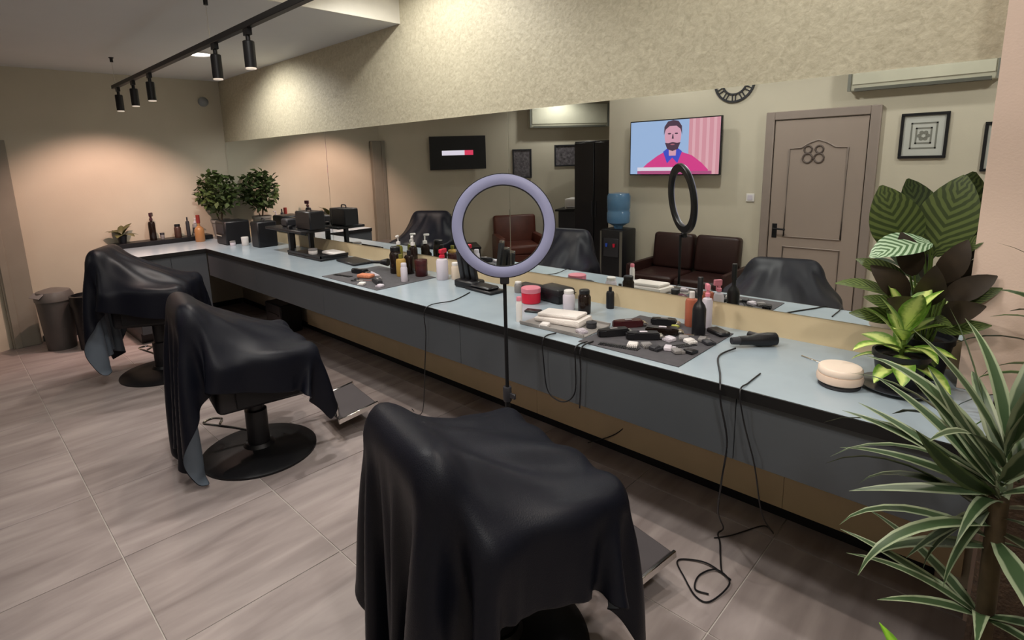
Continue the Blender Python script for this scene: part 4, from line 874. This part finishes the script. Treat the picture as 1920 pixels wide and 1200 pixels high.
# two-seat waiting sofa under the large television
sf = thing('waiting_sofa', 'dark brown leather two-seat waiting sofa below the large television', 'sofa', (4.40, -2.98, 0))
bm = BM(); box(bm, (-.5, -.3, .08), (.52, .27, .3), .02); obj('frame', bm, M_DKBROWN, sf)
for x in (-.475, .02):
    bm = BM(); box(bm, (x, -.22, .3), (x + .47, .3, .43), .035, seg=3); obj('seat_cushion', bm, M_DKBROWN, sf)
    bm = BM(); box(bm, (x, -.09, 0), (x + .46, .06, .40), .04, tr(0, -.21, .42) @ rot('X', 8), 3); obj('back_cushion', bm, M_DKBROWN, sf)
for x in (-.55, .5):
    bm = BM(); box(bm, (x, -.3, .08), (x + .06, .28, .52), .025, seg=2); obj('arm', bm, M_DKBROWN, sf)
for x in (-.45, .46):
    for y in (-.25, .22):
        bm = BM(); lathe(bm, [(.018, 0), (.024, .08)], 10, tr(x, y, 0)); obj('leg', bm, M_BLACK, sf)
# brown armchair by the slanted wall
ac = thing('waiting_armchair', 'reddish-brown armchair seen through the ring light', 'chair'); ac.matrix_world = AM @ tr(1.98, .46, 0)
bm = BM(); box(bm, (-.26, -.24, .3), (.26, .3, .44), .04, seg=3); obj('seat', bm, M_BROWN, ac)
bm = BM(); box(bm, (-.33, -.08, 0), (.33, .07, .51), .04, tr(0, -.28, .32) @ rot('X', 8), 3); obj('backrest', bm, M_BROWN, ac)
for s in (-1, 1):
    bm = BM(); box(bm, (s * .31 - .05, -.32, .1), (s * .31 + .05, .3, .56), .03, seg=2); obj('arm', bm, M_BROWN, ac)
    for y in (-.26, .24):
        bm = BM(); lathe(bm, [(.018, 0), (.024, .12)], 10, tr(s * .28, y, 0)); obj('leg', bm, M_BLACK, ac)
bm = BM(); box(bm, (-.26, -.3, .12), (.26, .29, .3), .01); obj('frame', bm, M_BROWN, ac)
# low dark table left of it
st2 = thing('side_table', 'low dark side table left of the brown armchair', 'table'); st2.matrix_world = AM @ tr(1.1, .36, 0)
bm = BM(); box(bm, (-.28, -.25, .40), (.28, .25, .43), .004); obj('tabletop', bm, M_BLACK, st2)
for x in (-.25, .25):
    for y in (-.22, .22): bm = BM(); box(bm, (x - .018, y - .018, 0), (x + .018, y + .018, .4)); obj('leg', bm, M_BLACK, st2, False)
# tall black cabinet, reception desk with printer
tc_ = thing('tall_cabinet', 'tall black cabinet standing at the room corner behind the cooler', 'cabinet', (2.83, -3.82, 0))
bm = BM(); box(bm, (-.32, -.24, 0), (.32, .22, 1.88), .006); obj('body', bm, M_BLACK, tc_)
for s in (-1, 1):
    bm = BM(); box(bm, (s * .16 - .152, .2205, .06), (s * .16 + .152, .238, 1.86), .003); dd = obj('door', bm, M_BLACK, tc_)
    bm = BM(); tube(bm, [(s * .03, .25, .9), (s * .03, .25, 1.1)], .006, 6); obj('handle', bm, M_DARK, dd)
dk = thing('reception_desk', 'dark reception desk beside the tall black cabinet', 'desk', (2.2, -4.25, 0), -20)
bm = BM(); box(bm, (-.32, -.25, .0), (.32, .25, .9), .006); obj('body', bm, M_DARK, dk); bm = BM(); box(bm, (-.36, -.29, .9), (.36, .29, .93), .005); obj('desktop', bm, M_BLACK, dk)
pn = thing('printer', 'white printer on the dark reception desk', 'printer', (2.18, -4.2, .93), -20)
bm = BM(); box(bm, (-.2, -.17, 0), (.2, .17, .15), .015, seg=2); obj('body', bm, M_WHITE, pn); bm = BM(); box(bm, (-.15, .14, .03), (.15, .26, .042), .003); obj('paper_tray', bm, M_GREYB, pn)
# water cooler with blue bottle
wc = thing('water_cooler', 'black and silver water cooler with an inverted blue bottle', 'water cooler', (3.52, -3.08, 0))
bm = BM(); box(bm, (-.15, -.15, 0), (.15, .15, .84), .015, seg=2); obj('cabinet', bm, M_BLACK, wc)
bm = BM(); box(bm, (.115, .1505, .02), (.148, .156, .82)); box(bm, (-.148, .1505, .02), (-.13, .156, .82)); obj('silver_trim', bm, mat('silver_trim', '#8b8880', .35, .7), wc)
bm = BM(); box(bm, (-.1, .151, .52), (.1, .158, .74), .004); obj('tap_recess', bm, M_DARK, wc)
for x in (-.05, .05): bm = BM(); lathe(bm, [(.012, .0), (.015, .04)], 10, tr(x, .175, .64)); box(bm, (x - .008, .15, .66), (x + .008, .18, .675)); obj('tap', bm, M_RED if x > 0 else mat('tap_blue', '#2f4fae', .4), wc)
bm = BM(); lathe(bm, [(.05, .84), (.055, .87), (.128, .91), (.134, .93), (.134, 1.03), (.128, 1.04), (.128, 1.07), (.134, 1.08), (.134, 1.22), (.12, 1.25), (.03, 1.26)], 32); obj('water_bottle', bm, mat('blue_bottle', '#6f9cc4', .15, trans=.55), wc)
# bushy plant by the slanted wall
bp = thing('floor_plant', 'round dark-green potted bush left of the side table', 'plant'); bp.matrix_world = AM @ tr(.85, .27, 0)
pot(bp, .13, .17, .42); bush(bp, (0, 0, .68), (.21, .21, .25), 480, .09, mat('dark_bush', '#2b3a1c', .6, var=.4, vscale=20), 9)
